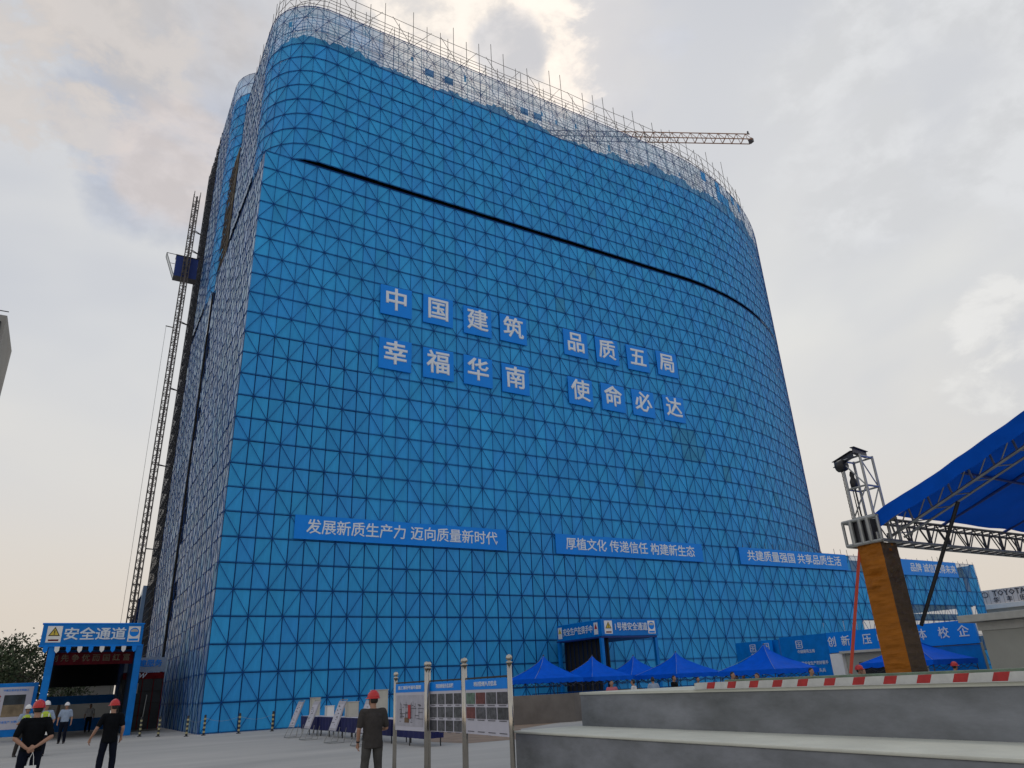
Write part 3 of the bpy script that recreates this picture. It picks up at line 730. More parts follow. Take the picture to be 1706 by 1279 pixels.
# ------------------------------------------------------------------ stage roof, column, hoist
col_ = empty('wrapped_column', (6.46, -35.37, 1.5), 0, 'square truss column wrapped in orange plastic sheet', 'column')
mb = MB(); nz = 46; ns = 6
ring = []
for k in range(nz+1):
    z = 2.40*k/nz; wob = .010*mnoise.noise(Vector((0, 0, z*6)))
    rr = []
    for sx, sy, ex, ey in ((-1, -1, 1, 0), (1, -1, 0, 1), (1, 1, -1, 0), (-1, 1, 0, -1)):
        for t in range(ns):
            f_ = t/ns; x = sx*.25+ex*.5*f_; y_ = sy*.25+ey*.5*f_
            amp = (.034 if z > 1.6 else .012)*math.sin(math.pi*f_)
            dn = amp*mnoise.noise(Vector((x*4, y_*4+x*3, z*9)))*2.2+wob
            nx = -1 if (sx, sy) == (-1, 1) else (1 if (sx, sy) == (1, -1) else 0); ny = -1 if (sx, sy) == (-1, -1) else (1 if (sx, sy) == (1, 1) else 0)
            rr.append((x+nx*dn, y_+ny*dn, z))
    ring.append(rr)
nr = len(ring[0])
for rr in ring: mb.v += rr
for k in range(nz):
    for t in range(nr): mb.f.append((k*nr+t, k*nr+(t+1) % nr, (k+1)*nr+(t+1) % nr, (k+1)*nr+t))
wr_ = mb.build('wrapping', M['orange_wrap'], col_); wr_.data.materials.append(M['wrap_shade'])
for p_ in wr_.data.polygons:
    if p_.center.y < -.235 and p_.normal.y < -.5: p_.material_index = 1  # -Y face takes the wrap colour with the shade painted in
MB().box(-.35, -.35, 0, .35, .35, .03).build('base_plate', M['truss_dark'], col_)
Q = MB()
for sx in (-.18, .18):
    for sy in (-.18, .18): Q.tube((sx, sy, .02), (sx, sy, 2.6), .03, 8)
Q.build('inner_truss', M['truss_alu'], col_)
# sleeve block
sl = empty('truss_sleeve', (6.46, -35.37, 3.92), 0, 'aluminium sleeve block on top of the orange column', 'truss')
for z in (0, .46):
    for p, q in (((-.3, -.33), (.3, -.33)), ((.3, -.33), (.3, .42)), ((.3, .42), (-.3, .42)), ((-.3, .42), (-.3, -.33))): MB().tube((p[0], p[1], z), (q[0], q[1], z), .035, 8).build('beam', M['truss_alu'], sl)
for x, y_ in ((-.3, -.33), (.3, -.33), (.3, .42), (-.3, .42), (-.3, .05), (-.3, -.12), (-.3, .25), (0, -.33)): MB().tube((x, y_, 0), (x, y_, .46), .03 if abs(y_) > .3 else .045, 8).build('strut', M['truss_alu'], sl)
MB().box(-.25, -.1, 0, .1, .25, .46).build('inner_plate', M['truss_dark'], sl)
# tower head
hd = empty('head_frame', (6.46, -35.37, 4.4), 0, 'short aluminium lattice head frame rising above the stage roof corner', 'truss')
a = .2
for sx in (-a, a):
    for sy in (-a-.02, a): MB().tube((sx, sy, 0), (sx, sy, 1.25), .027, 8).build('leg', M['truss_alu'], hd)
for z in (.03, .62, 1.22):
    for p, q in (((-a, -a-.02), (a, -a-.02)), ((a, -a-.02), (a, a)), ((a, a), (-a, a)), ((-a, a), (-a, -a-.02))): MB().tube((p[0], p[1], z), (q[0], q[1], z), .02, 6).build('crossbar', M['truss_alu'], hd)
for (p, q) in (((-a, a, 1.2), (-a, -a, .64)), ((-a, a, .05), (-a, -a, .6)), ((-a, -a, 1.2), (a, -a, .64)), ((a, -a, .6), (-a, -a, .05))): MB().tube(p, q, .014, 6).build('brace', M['truss_alu'], hd)
def ibeam(L_, w=.09, h=.13):
    return MB().box(-L_/2, -w/2, 0, L_/2, w/2, .012).box(-L_/2, -w/2, h-.012, L_/2, w/2, h).box(-L_/2, -.006, .012, L_/2, .006, h-.012)
ib = ibeam(.62).build('steel_beam', M['truss_dark'], hd); ib.location = (-.02, -.12, 1.27); ib.rotation_euler = (0, 0, R(10))
ib = ibeam(.8).build('steel_beam', M['truss_dark'], hd); ib.location = (-.12, .2, 1.2); ib.rotation_euler = (0, 0, R(62))
ch = empty('chain_hoist', (6.28, -35.2, 4.4), 0, 'black chain hoist and hook block hanging inside the head frame', 'hoist')
MB().lathe([(.02, -.10), (.11, -.09), (.13, 0), (.11, .09), (.02, .10)], n=14).build('drum', M['black'], ch, True).matrix_local = Matrix.Translation((-.02, .05, 1.12)) @ Matrix.Rotation(R(90), 4, 'X')
MB().lathe([(.02, .62), (.07, .66), (.075, .78), (.04, .86), (.05, .92), (.03, .99), (.01, 1.0)], (.1, -.05, 0), n=10).build('hook_block', M['black'], ch, True)
Q = MB()
for x, y_, r_, zz in ((.1, -.05, .016, .65), (.05, -.03, .010, .7), (-.06, .05, .008, 1.05), (-.03, .07, .008, 1.05)):
    for k in range(int(zz/.035)): Q.tube((x+.006*(k % 2), y_, -.1+k*.035+.1), (x, y_+.006*(k % 2), -.1+k*.035+.14), r_)
Q.build('chain', M['black'], ch)
# eave truss along +X
tag(bpy.data.objects['chain'], kind='stuff')
ev = empty('eave_truss', (6.9, -35.4, 3.95), 0, 'long dark lattice truss receding under the edge of the stage roof', 'truss')
for y_, z in ((-.18, 0), (.18, 0), (-.18, .42), (.18, .42)): MB().tube((-.1, y_, z), (14, y_, z), .028, 6).build('chord', M['truss_dark'] if z else M['truss_alu'], ev)
Q = MB()
for k in range(40):
    x = k*.35
    for y_ in (-.18, .18):
        Q.tube((x, y_, 0 if k % 2 else .42), (x+.35, y_, .42 if k % 2 else 0), .014, 5)
        if k % 2: Q.tube((x, y_, 0), (x, y_, .42), .02, 5)
    Q.tube((x, -.18, 0), (x, .18, 0), .022, 5); Q.tube((x, -.18, .42), (x, .18, .42), .012, 5)
Q.build('web_bars', M['truss_dark'], ev)
# rafters and canopy skin
SL = .372
rf = empty('gable_truss', (6.7, -35.5, 4.02), 0, 'pale aluminium gable truss sloping up under the blue roof sheet', 'truss')
RL = 6.5
def rp(x, u, w): return (x, -u, u*SL+w)
MB().tube(rp(0, 0, 0), rp(0, RL, 0), .03, 8).build('chord', M['truss_alu'], rf)
MB().tube(rp(.36, .1, -.02), rp(.36, RL, -.02), .024, 8).build('chord', M['truss_alu'], rf)
MB().tube(rp(0, 0, .30), rp(0, RL, .30), .024, 8).build('chord', M['truss_alu'], rf)
for k in range(16):
    u = .15+k*.42
    MB().tube(rp(0, u, 0), rp(0, u-.04, .30), .022, 6).tube(rp(0, u+.1, 0), rp(.0, u+.32, .24), .012, 6).tube(rp(0, u, 0), rp(.36, u+.15, -.02), .012, 6).build('web_bar', M['truss_alu'], rf)
kn = MB().tube((6.78, -36.93, 4.42), (6.78, -35.66, 2.38), .035, 8).build('knee_brace', M['black'])
tag(kn, 'black diagonal knee brace between the roof truss and the orange column', 'brace')
mb = MB(); nu, nx = 40, 30
def skin(x, u): return (x, -35.55-u, 4.40+u*.358+.035*mnoise.noise(Vector((x*.9, u*1.1, 0)))+.016*mnoise.noise(Vector((x*3.1+u, u*2.6, 4)))-.05*math.sin(math.pi*((x/2.2) % 1))*.6)
for iu in range(nu+1):
    for ix in range(nx+1): mb.v.append(skin(6.18+ix*.45, iu*(RL-.2)/nu+.12))
for iu in range(nu):
    for ix in range(nx):
        k = iu*(nx+1)+ix; mb.f.append((k, k+1, k+nx+2, k+nx+1))
cp = empty('stage_canopy', (0, 0, 0), 0, 'big royal blue tarpaulin stage roof at the right edge', 'canopy')
mb.build('roof_sheet', M['canopy_blue'], cp, True)
mb2 = MB()
for iu in range(nu+1):
    for ix in range(nx+1):
        p = skin(6.18+ix*.45, RL-iu*RL/nu); mb2.v.append((p[0], -2*42.05-p[1]+.3, p[2]))
for iu in range(nu):
    for ix in range(nx):
        k = iu*(nx+1)+ix; mb2.f.append((k, k+1, k+nx+2, k+nx+1))
mb2.build('far_roof_sheet', M['canopy_blue'], cp, True)
mb = MB()
for k in range(61):
    u = k*(RL-.2)/60+.12; p = skin(6.18, u); w = .30+.03*mnoise.noise(Vector((u*2.5, 3, 1)))
    mb.v += [(p[0], p[1], p[2]+.0), (p[0]-.02+.012*math.sin(u*9), p[1], p[2]-w)]
for k in range(60): mb.f.append((2*k, 2*k+1, 2*k+3, 2*k+2))
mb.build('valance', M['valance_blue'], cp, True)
for x in (8.6, 11, 13.4, 15.8): MB().tube((x, -35.5, 4.36), (x, -41.6, 4.36+6.1*.358-.02), .03, 6).build('purlin', M['deep_blue'], cp)
for u in (1.6, 3.2, 4.8): MB().tube((6.3, -35.55-u, 4.33+u*.358), (19, -35.55-u, 4.33+u*.358), .025, 6).build('purlin', M['deep_blue'], cp)
sp = MB().box(0, -.03, 0, .005, .03, 2.25).build('ratchet_strap', M['red_strap']); sp.location = (5.75, -34.8, 1.62)
v = Vector((6.24, -35.15, 3.86))-Vector((5.62, -34.82, 1.62)); sp.location = (5.62, -34.82, 1.62); sp.rotation_euler = v.to_track_quat('Z', 'Y').to_euler(); sp.scale = (1, 1, v.length/2.25)
tag(sp, 'red ratchet strap stretched from the column head to the ground', 'strap')

# ------------------------------------------------------------------ tents
def make_tent(s, zp, ze):
    t = empty('canopy_tent')
    n = 10; mb = MB()
    for side in range(4):
        a0 = math.pi/2*side
        for iu in range(n+1):
            u = iu/n
            for iv in range(n+1):
                v = iv/n*2-1; r_ = s*u; sag = .16*math.sin(math.pi*u)
                x, y_ = r_, r_*v
                z = zp-(zp-ze)*(u**.66)-.10*math.sin(math.pi*u)*(1-v*v)+.05*math.sin(math.pi*u)*mnoise.noise(Vector((x*1.6+zp*50+s*9, y_*1.6+side*3, s*7)))
                mb.v.append((x*math.cos(a0)-y_*math.sin(a0), x*math.sin(a0)+y_*math.cos(a0), z))
        k0 = side*(n+1)*(n+1)
        for iu in range(n):
            for iv in range(n):
                k = k0+iu*(n+1)+iv; mb.f.append((k, k+n+1, k+n+2, k+1))
    mb.build('roof', M['tent_blue'], t, True)
    mb = MB()
    for side in range(4):
        a0 = math.pi/2*side; k0 = len(mb.v); nn_ = 24
        for iv in range(nn_+1):
            v = iv/nn_*2-1; x, y_ = s*1.005, s*1.005*v; w = .17+.05*abs(math.sin(iv*math.pi/4)); x2 = x+.015*math.sin(iv*1.7)
            for xx, z in ((x, ze+.01), (x2, ze-w)): mb.v.append((xx*math.cos(a0)-y_*math.sin(a0), xx*math.sin(a0)+y_*math.cos(a0), z))
        for iv in range(nn_): k = k0+2*iv; mb.f.append((k, k+2, k+3, k+1))
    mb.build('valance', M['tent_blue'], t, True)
    for sx in (-1, 1):
        for sy in (-1, 1):
            MB().tube((sx*(s-.05), sy*(s-.05), 0), (sx*(s-.05), sy*(s-.05), ze), .02, 4).tube((sx*(s-.05), sy*(s-.05), 0), (sx*(s-.05), sy*(s-.05), .03), .06, 6).build('leg', M['truss_dark'], t)
            MB().path([(sx*s*u_, sy*s*u_, zp-(zp-ze)*(u_**.66)+.012) for u_ in [k_/8 for k_ in range(9)]], .007).build('seam', M['cloth_sky'], t) if sx < 0 else None
    Q = MB()
    for p, q in (((-s, -s), (s, -s)), ((s, -s), (s, s)), ((s, s), (-s, s)), ((-s, s), (-s, -s))):
        for k in range(4):
            a_ = Vector((p[0], p[1], 0)).lerp(Vector((q[0], q[1], 0)), k/4)*.97; b_ = Vector((p[0], p[1], 0)).lerp(Vector((q[0], q[1], 0)), (k+1)/4)*.97
            Q.tube((a_.x, a_.y, ze-.05), (b_.x, b_.y, ze-.4), .012); Q.tube((a_.x, a_.y, ze-.4), (b_.x, b_.y, ze-.05), .012)
    Q.build('scissor_frame', M['truss_dark'], t)
    MB().lathe([(.02, zp-.6), (.02, zp-.02), (.05, zp), (.01, zp+.05)], n=8).build('peak_pole', M['truss_dark'], t)
    return t
for X, Y, s, zp, ze, lab in ((14.6, -10.8, 1.4, 3.0, 1.9, 'leftmost blue peaked tent, just right of the notice frames'), (18.8, -9.3, 1.5, 3.0, 1.88, 'blue peaked tent in front of the dark passage opening'),
                         (22.8, -8.0, 1.4, 3.0, 1.9, 'small blue tent seen between two nearer tents'), (23.1, -11.4, 1.7, 3.0, 1.85, 'blue tent below the right end of the 1号楼 sign'),
                         (22.6, -18.2, 1.65, 2.98, 1.83, 'wide blue tent in front of the blue logo backdrop'), (27.1, -23.0, 1.75, 2.95, 1.9, 'rightmost blue tent, cut by the orange column')):
    o = make_tent(s, zp, ze); o.location = (X, Y, 0); o.rotation_euler = (0, 0, random.uniform(-.12, .12))
    tag(o, lab, 'tent', 'blue pop-up tents')

# ------------------------------------------------------------------ blue logo backdrop and long banner
def emblem(parent, x, y, z, s, m_):
    q = MB()
    for a_, b_ in (((-1, -1), (1, -1)), ((1, -1), (1, 1)), ((1, 1), (-1, 1)), ((-1, 1), (-1, -1)), ((-1, 0), (1, 0)), ((0, -.6), (0, .6)), ((-.55, .5), (.55, .5)), ((-.55, -.5), (.55, -.5))):
        q.tube((x, y-a_[0]*s, z+a_[1]*s), (x, y-b_[0]*s, z+b_[1]*s), s*.11)
    return q.build('emblem', m_, parent)
for k, (y0, y1, z1, lab) in enumerate(((-12.85, -9.45, 3.5, 'blue backdrop panel with a white square emblem, left one'), (-16.3, -12.95, 3.6, 'blue backdrop panel with white emblem and slogan next to the white pillar'))):
    o = empty('logo_backdrop', (30, 0, 0), 0, lab, 'backdrop', 'blue emblem backdrops')
    MB().box(0, y0, 0, .15, y1, z1).build('panel', M['gate_blue'], o)
    yc = (y0+y1)/2
    emblem(o, -.02, yc+.3, 3.12, .2, M['letter_white']); text('中国建筑五局', .2, (-.02, yc-.1, 2.72), LEFTF, M['letter_white'], o, .01)
    text('做安全生产的好能手', .2, (-.02, yc-.55, 2.08), LEFTF, M['letter_white'], o, .012); text('做质量创优排头兵', .22, (-.02, yc-.3, 1.68), LEFTF, M['letter_white'], o, .012)
emblem(empty('emblem_post', (29.7, 0, 0), 0, 'small light blue panel with an emblem between the two backdrops', 'sign'), -.02, -12.2, 3.15, .17, M['letter_white'])
MB().box(0, -12.6, 0, .05, -11.8, 3.5).build('panel', M['sign_blue'], bpy.data.objects['emblem_post'])
lb = empty('wide_blue_banner', (30, 0, 0), 0, 'wide blue banner with spaced white characters behind the orange column', 'banner')
MB().box(-.1, -24.45, 2.55, .05, -16.32, 3.6).build('panel', M['sign_blue'], lb)
for c_, y_ in (('创', -16.63), ('新', -17.49), ('压', -18.79), ('电', -19.62), ('一', -20.7), ('体', -21.8), ('校', -22.93), ('企', -23.89)):
    text(c_, .55, (-.12, y_, 3.08), LEFTF, M['letter_white'], lb, .015, 'character')
wh = empty('white_annex', (30, 0, 0), 0, 'white wall with pillars and dark doorways under the wide blue banner', 'building')
MB().box(.1, -24.4, 0, .3, -16.3, 2.6).build('wall', M['beige_wall'], wh)
MB().box(-.15, -17.1, 0, .15, -16.35, 2.5).build('pillar', M['white'], wh); MB().box(-.12, -20.3, 0, .1, -19.6, 2.0).build('pillar', M['cream'], wh)
MB().box(.05, -19.6, 0, .12, -17.9, 2.0).build('doorway', M['core_dark'], wh); MB().box(.05, -21.5, 0, .12, -20.3, 2.0).build('doorway', M['core_dark'], wh)
MB().box(.0, -24.4, 0, .09, -21.7, 2.5).build('blue_cover', M['gate_blue'], wh)
MB().box(-.2, -20.5, 2.48, .05, -17.0, 2.6).build('lintel', M['cream'], wh)
bg_ = empty('beige_building', (25, 0, 0), 0, 'low beige building with a flat overhanging roof slab at the right edge', 'building')
MB().box(.35, -60, 0, 12, -27.1, 3.22).build('wall', M['beige_wall'], bg_)
bevel(MB().box(-.1, -60, 3.24, 12.3, -26.5, 3.52).build('roof_slab', M['beige_trim'], bg_), .02)
MB().box(.3, -60, 2.9, .36, -27.0, 3.22).build('soffit_band', M['beige_trim'], bg_)
ty = empty('car_dealership', (85, 0, 0), 0, 'distant showroom with a large pale sign lettered TOYOTA', 'building')
MB().box(.2, -40, 0, 14, 3.4, 7.6).build('wall', M['beige_trim'], ty)
MB().box(-.4, -40, 7.35, .2, 3.6, 7.85).build('fascia', M['white'], ty)
MB().box(0, -12, 7.9, .2, 3.3, 9.45).build('sign_panel', M['tower_panel'], ty)
text('TOYOTA', .86, (-.03, .0, 8.98), LEFTF, M['ink'], ty, .02, sx=1.0)
MB().path([(-.03, 2.65+.34*math.cos(k*math.pi/8), 8.95+.28*math.sin(k*math.pi/8)) for k in range(17)], .04).build('emblem', M['ink'], ty)
for c_, y_ in (('华', 1.55), ('丰', .1), ('田', -1.3)): text(c_, .62, (-.03, y_, 8.25), LEFTF, M['ink'], ty, .02, 'character')
for k in range(30): MB().box(-.02, 3.2-k*.5, 7.9, .0, 3.17-k*.5, 9.45).build('sign_slat', M['grey_building'], ty)

# ------------------------------------------------------------------ grey tower block far left
gb = empty('grey_block', (-16.4, 30, 0), 0, 'tall grey building cut off by the left edge of the picture', 'building')
MB().box(-14, 0, 0, 0, 8.4, 35.4).build('wall', M['grey_building'], gb)
for k in range(11):
    MB().box(-13, -.12, 1.5+k*3.1, -.35, -.02, 3.7+k*3.1).build('window', M['glass_dark'], gb)
Q = MB()
for k in range(14): Q.tube((-14+k, .3, 35.4), (-14+k, .3, 36), .05)
Q.tube((-14, .3, 35.95), (0, .3, 35.95), .05).build('roof_railing', M['truss_dark'], gb)

# ------------------------------------------------------------------ trees
def tree(X, Y, h, rad, lm, lab, seed, n=1500, grp='trees behind the notice board', trunk=.16):
    r_ = random.Random(seed); o = empty('tree', (X, Y, 0), 0, lab, 'tree', grp)
    q = MB(); q.tube((0, 0, 0), (.1, .05, h*.55), trunk, 8, trunk*.5)
    tips = []
    for k in range(9):
        a_ = r_.uniform(0, 6.28); el = r_.uniform(.2, 1.2); ln = rad*r_.uniform(.6, 1.05)
        b_ = Vector((.05, .02, h*r_.uniform(.3, .55))); t_ = b_+Vector((math.cos(a_)*math.cos(el), math.sin(a_)*math.cos(el), math.sin(el)*1.1))*ln
        q.tube(b_, t_, trunk*.35, 5, trunk*.08); tips.append(t_)
        for kk in range(2):
            t2 = t_+Vector((r_.uniform(-1, 1), r_.uniform(-1, 1), r_.uniform(-.2, .9)))*rad*.45; q.tube(t_, t2, trunk*.12, 4, .01); tips.append(t2)
    q.build('trunk', M['bark'], o)
    mb = MB()
    for k in range(n):
        c = r_.choice(tips); rr = rad*.40
        g = Vector((r_.gauss(0, 1), r_.gauss(0, 1), r_.gauss(0, .7)))*rr*.55; p = c+g
        ls = r_.uniform(.08, .2)*max(1, rad/3); u_ = Vector((r_.gauss(0, 1), r_.gauss(0, 1), r_.gauss(0, 1))).normalized(); v_ = u_.orthogonal().normalized()
        mb.quad(p-u_*ls, p+v_*ls*.5, p+u_*ls, p-v_*ls*.5)
    tag(mb.build('crown', lm, o), kind='stuff')
for a_ in ((-12.6, 31, 8.0, 3.0, M['leaf_dark'], 'bushy dark tree behind the notice board at the left edge', 1, 2600), (-9.3, 28, 7.2, 2.4, M['leaf_mid'], 'tree with a ragged crown directly left of the safety gate', 2, 2300),
           (-15.8, 36, 7.4, 3.0, M['leaf_mid'], 'thin tree farther back at the left picture edge', 3, 1500), (-10.6, 38, 6.5, 2.8, M['leaf_dark'], 'low dark tree in the gap behind the two nearer trees', 4, 2000),
           (-6.4, 40, 6.0, 2.5, M['leaf_dark'], 'tree seen small through the end of the passage', 5, 1500)): tree(*a_)
hg = MB(); r_ = random.Random(11)
for k in range(5000):
    x = r_.uniform(-60, -7); y_ = r_.uniform(41, 44); z = r_.uniform(.2, 3.4+.8*math.sin(x*.7)); u_ = Vector((r_.gauss(0, 1), r_.gauss(0, 1), r_.gauss(0, 1))).normalized()*.28; v_ = u_.orthogonal()*.6
    p = Vector((x, y_, z)); hg.quad(p-u_, p+v_, p+u_, p-v_)
tag(hg.build('shrubbery', M['leaf_dark']), kind='stuff')
for k, (x0, x1, h_, lab) in enumerate(((-30, -9, 4.6, 'long pale low shed behind the trees at the far left'), (-7.5, -1.5, 3.6, 'small grey shed seen through the passage'))):
    o = empty('shed', (0, 46+k*4, 0), 0, lab, 'building')
    MB().box(x0, 0, 0, x1, 8, h_).build('wall', M['grey_building'], o); MB().box(x0-.2, -.3, h_, x1+.2, 8.2, h_+.25).build('roof', M['tower_panel'], o)

# ------------------------------------------------------------------ information boards on steel posts
def info_board(ax, ay, bx, by, kind, lab, zt=(2.1, 2.1)):
    o = empty('info_board', (ax, ay, 0), 0, lab, 'notice board', 'steel framed information boards')
    d_ = Vector((bx-ax, by-ay, 0)); ln = d_.length; o.rotation_euler = (0, 0, math.atan2(d_.y, d_.x))
    for k, x in enumerate((0, ln)):
        h_ = zt[k]
        ps = MB().lathe([(.046, 0), (.046, h_)], (x, 0, 0), 14).build('post', M['chrome'], o, True)
        MB().lathe([(.06, h_), (.06, h_+.02), (.03, h_+.03), (.03, h_+.05), (.055, h_+.06), (.06, h_+.09), (.045, h_+.13), (.01, h_+.15)], (x, 0, 0), 14).build('finial', M['chrome'], ps, True)
    MB().box(.05, -.015, 1.83, ln-.05, .015, 1.86).build('top_bar', M['black'], o)
    MB().box(.06, -.02, .86, ln-.06, .02, 1.82).build('panel', M['board_white'], o)
    MB().box(.06, -.026, 1.64, ln-.06, -.021, 1.82).build('header', M['sign_blue'], o)
    w = ln-.12
    if kind == 0:
        text('施工现场平面布置图', .085, (ln/2, -.03, 1.73), FRONT, M['letter_white'], o, .01, sx=w*.8/(9*.085))
        MB().box(.12, -.028, .95, ln-.12, -.024, 1.58).build('plan_sheet', M['plan_print'], o)
        Q = MB(); rr = random.Random(5)
        for k in range(26):
            x = rr.uniform(.3, ln-.3); z = rr.uniform(1.02, 1.4); Q.box(x, -.032, z, x+rr.uniform(.04, .3), -.029, z+.012)
        for k in range(14): x = rr.uniform(.3, ln-.3); Q.box(x, -.032, 1.1, x+.01, -.029, rr.uniform(1.2, 1.45))
        Q.build('plan_lines', M['ink'], o)
        MB().box(ln*.47, -.036, 1.1, ln*.55, -.033, 1.38).build('plan_block', M['red'], o); MB().box(ln*.36, -.036, 1.02, ln*.5, -.033, 1.12).build('plan_block', M['gold'], o)
    else:
        rows = 3 if kind == 1 else 2
        text('项目班组长信息栏' if kind == 1 else '项目管理人员信息', .09, (ln/2, -.03, 1.73), FRONT, M['letter_white'], o, .01, sx=w*.55/(8*.09))
        for r_i in range(rows):
            for c_i in range(4):
                x = .10+c_i*(w/4); z = 1.385-r_i*.255
                cm = M['card_dark'] if not (kind == 2 and c_i < 2 and (r_i, c_i) != (1, 1)) else (M['card_red'] if c_i == 1 or r_i == 1 else M['card_green'])
                MB().box(x, -.028, z, x+w/4-.05, -.024, z+.2).build('card', cm, o)
                MB().box(x+.06, -.028, z-.03, x+w/4-.11, -.024, z-.018).build('caption', M['ink'], o)
        if kind == 2:
            for c_i in range(4): x = .10+c_i*(w/4); MB().box(x+.06, -.028, .9, x+w/4-.11, -.024, .912).build('caption', M['ink'], o)
    return o
info_board(.15, -26.8, .2, -28.45, 0, 'farthest steel framed board showing a site layout plan', (1.95, 2.1))
info_board(.30, -28.35, .42, -29.8, 1, 'middle steel framed board with three rows of dark cards')
info_board(.36, -29.98, .24, -31.98, 2, 'nearest steel framed board with two rows of cards', (2.1, 2.06))

# ------------------------------------------------------------------ easels, tables and exhibits
def easel(X, Y, lab, tilt=0):
    o = empty('display_easel', (X, Y, 0), R(-90)+tilt, lab, 'easel', 'display boards leaning in front of the tables')
    # local x along the board, local y away from viewer
    b = MB().box(-.4, 0, 0, .4, .03, 1.05).build('board', M['plan_print'], o); b.location = (0, 0, .42); b.rotation_euler = (R(-20), 0, 0)
    MB().box(-.34, -.008, .08, .34, -.002, .92).build('print', M['board_white'], b)
    Q = MB(); rr = random.Random(int(Y*10))
    for k in range(16): x = rr.uniform(-.32, .1); z = rr.uniform(.12, .88); Q.box(x, -.013, z, x+rr.uniform(.06, .2), -.01, z+.02)
    Q.build('print_lines', M['ink'], b)
    f = MB()
    for sx in (-.38, .38): f.path([(sx, .42, 1.45), (sx, .02, .42), (sx, -.16, .02), (sx, .35, .02), (sx, .42, .5)], .014, 6)
    f.tube((-.38, .42, 1.45), (.38, .42, 1.45), .014, 6).tube((-.38, -.16, .02), (.38, -.16, .02), .014, 6)
    f.build('frame', M['truss_alu'], o)
    return o
easel(2.25, -9.6, 'farthest leaning display easel, narrow and brownish'); easel(2.25, -12.0, 'second farthest leaning display easel'); easel(2.3, -15.2, 'leaning display easel third from the far end')
easel(2.4, -17.9, 'nearest leaning display easel left of the man in grey')
def table(X, Y, L_, lab):
    o = empty('cloth_table', (X, Y, 0), 0, lab, 'table', 'cloth covered tables')
    top = bevel(MB().box(0, 0, .74, .65, L_, .77).build('tabletop', M['board_white'], o), .008)
    mb = MB(); n = 30; k0 = 0
    for (p, q) in (((-.02, 0), (-.02, L_)), ((-.02, 0), (.67, 0))):
        k0 = len(mb.v)
        for k in range(n+1):
            a_ = Vector((p[0], p[1], 0)).lerp(Vector((q[0], q[1], 0)), k/n); w_ = .02*math.sin(k*1.3)
            mb.v += [(a_.x, a_.y, .765), (a_.x+(w_ if p[0] == q[0] else 0), a_.y+(w_ if p[1] == q[1] else 0), .24)]
        for k in range(n): mb.f.append((k0+2*k, k0+2*k+1, k0+2*k+3, k0+2*k+2))
    mb.build('cloth', M['table_blue'], o, True)
    for x, y_ in ((.05, .1), (.6, .1), (.05, L_-.1), (.6, L_-.1), (.05, L_/2), (.6, L_/2)): MB().tube((x, y_, 0), (x, y_, .74), .02, 6).build('leg', M['black'], o)
for k, (x, y_) in enumerate(((3.5, -20.9), (3.5, -18.1), (3.45, -15.3), (3.4, -12.5), (3.35, -9.7))):
    table(x, y_, 2.6, 'dark blue cloth table, ' + ('nearest of the row behind the information boards', 'second from the near end, behind the man in grey', 'middle one of the row', 'second from the far end of the row', 'farthest of the row, with a brighter blue cloth')[k])
for x, y_, w, d_, h_, m_, lab in ((3.6, -8.0, .35, .5, .75, 'cream', 'tall cream cabinet model on the far table'), (3.6, -10.3, .3, .4, .4, 'white', 'small white panel standing on the far table'),
                                 (3.6, -13.2, .4, .55, .55, 'cream', 'middle cream cabinet between the easels'), (3.6, -16.3, .45, .7, .95, 'cream', 'tallest cream cabinet behind the red helmet man'),
                                 (3.7, -19.6, .3, .5, .55, 'white', 'white box on the nearest table beside the board post')):
    o = empty('exhibit_cabinet', (x, y_, .77), 0, lab, 'cabinet', 'cabinets shown on the tables')
    bevel(MB().box(0, 0, 0, w, d_, h_).build('body', M[m_], o), .01); MB().box(-.01, d_*.48, .02, 0, d_*.5, h_-.02).build('seam', M['grey_building'], o)
    MB().box(-.02, -.02, h_, w+.02, d_+.02, h_+.02).build('lid', M[m_], o)

# ------------------------------------------------------------------ people
def remesh(mb, name, vox, smooth_it=4, disp=0):
    me = mb.mesh(name); o = bpy.data.objects.new(name, me); C.objects.link(o)
    r_ = o.modifiers.new('r', 'REMESH'); r_.mode = 'VOXEL'; r_.voxel_size = vox; r_.use_smooth_shade = True
    s_ = o.modifiers.new('s', 'SMOOTH'); s_.iterations = smooth_it; s_.factor = .5
    dg = bpy.context.evaluated_depsgraph_get(); ev_ = o.evaluated_get(dg); res = bpy.data.meshes.new_from_object(ev_)
    bpy.data.objects.remove(o); res.name = name
    if disp:
        for v_ in res.vertices:
            q = mnoise.noise(Vector((v_.co.x*7, v_.co.y*7, v_.co.z*5)))+.6*mnoise.noise(Vector((v_.co.x*3+5, v_.co.y*9, v_.co.z*13)))
            v_.co += v_.normal*q*disp
    return res
def loft(mb, secs, n=14):
    """secs: (centre, rx, ry, axis) rings, closed with end caps"""
    k0 = len(mb.v)
    for c, rx, ry, ax in secs:
        c = Vector(c); ax = Vector(ax).normalized(); X_ = Vector((1, 0, 0)); X_ = (X_-ax*X_.dot(ax))
        X_ = X_.normalized() if X_.length > .2 else Vector((0, 1, 0)); Y_ = ax.cross(X_)
        for i in range(n): t = 2*math.pi*i/n; mb.v.append(tuple(c+X_*math.cos(t)*rx+Y_*math.sin(t)*ry))
    for j in range(len(secs)-1):
        for i in range(n): mb.f.append((k0+j*n+i, k0+j*n+(i+1) % n, k0+(j+1)*n+(i+1) % n, k0+(j+1)*n+i))
    mb.f.append(tuple(k0+n-1-i for i in range(n))); mb.f.append(tuple(k0+(len(secs)-1)*n+i for i in range(n)))
def ball(mb, c, r_, sz=1, n=10):
    pr_ = [(r_*math.sin(math.pi*k/n)+1e-4, -r_*sz*math.cos(math.pi*k/n)) for k in range(n+1)]; mb.lathe(pr_, c, 12)
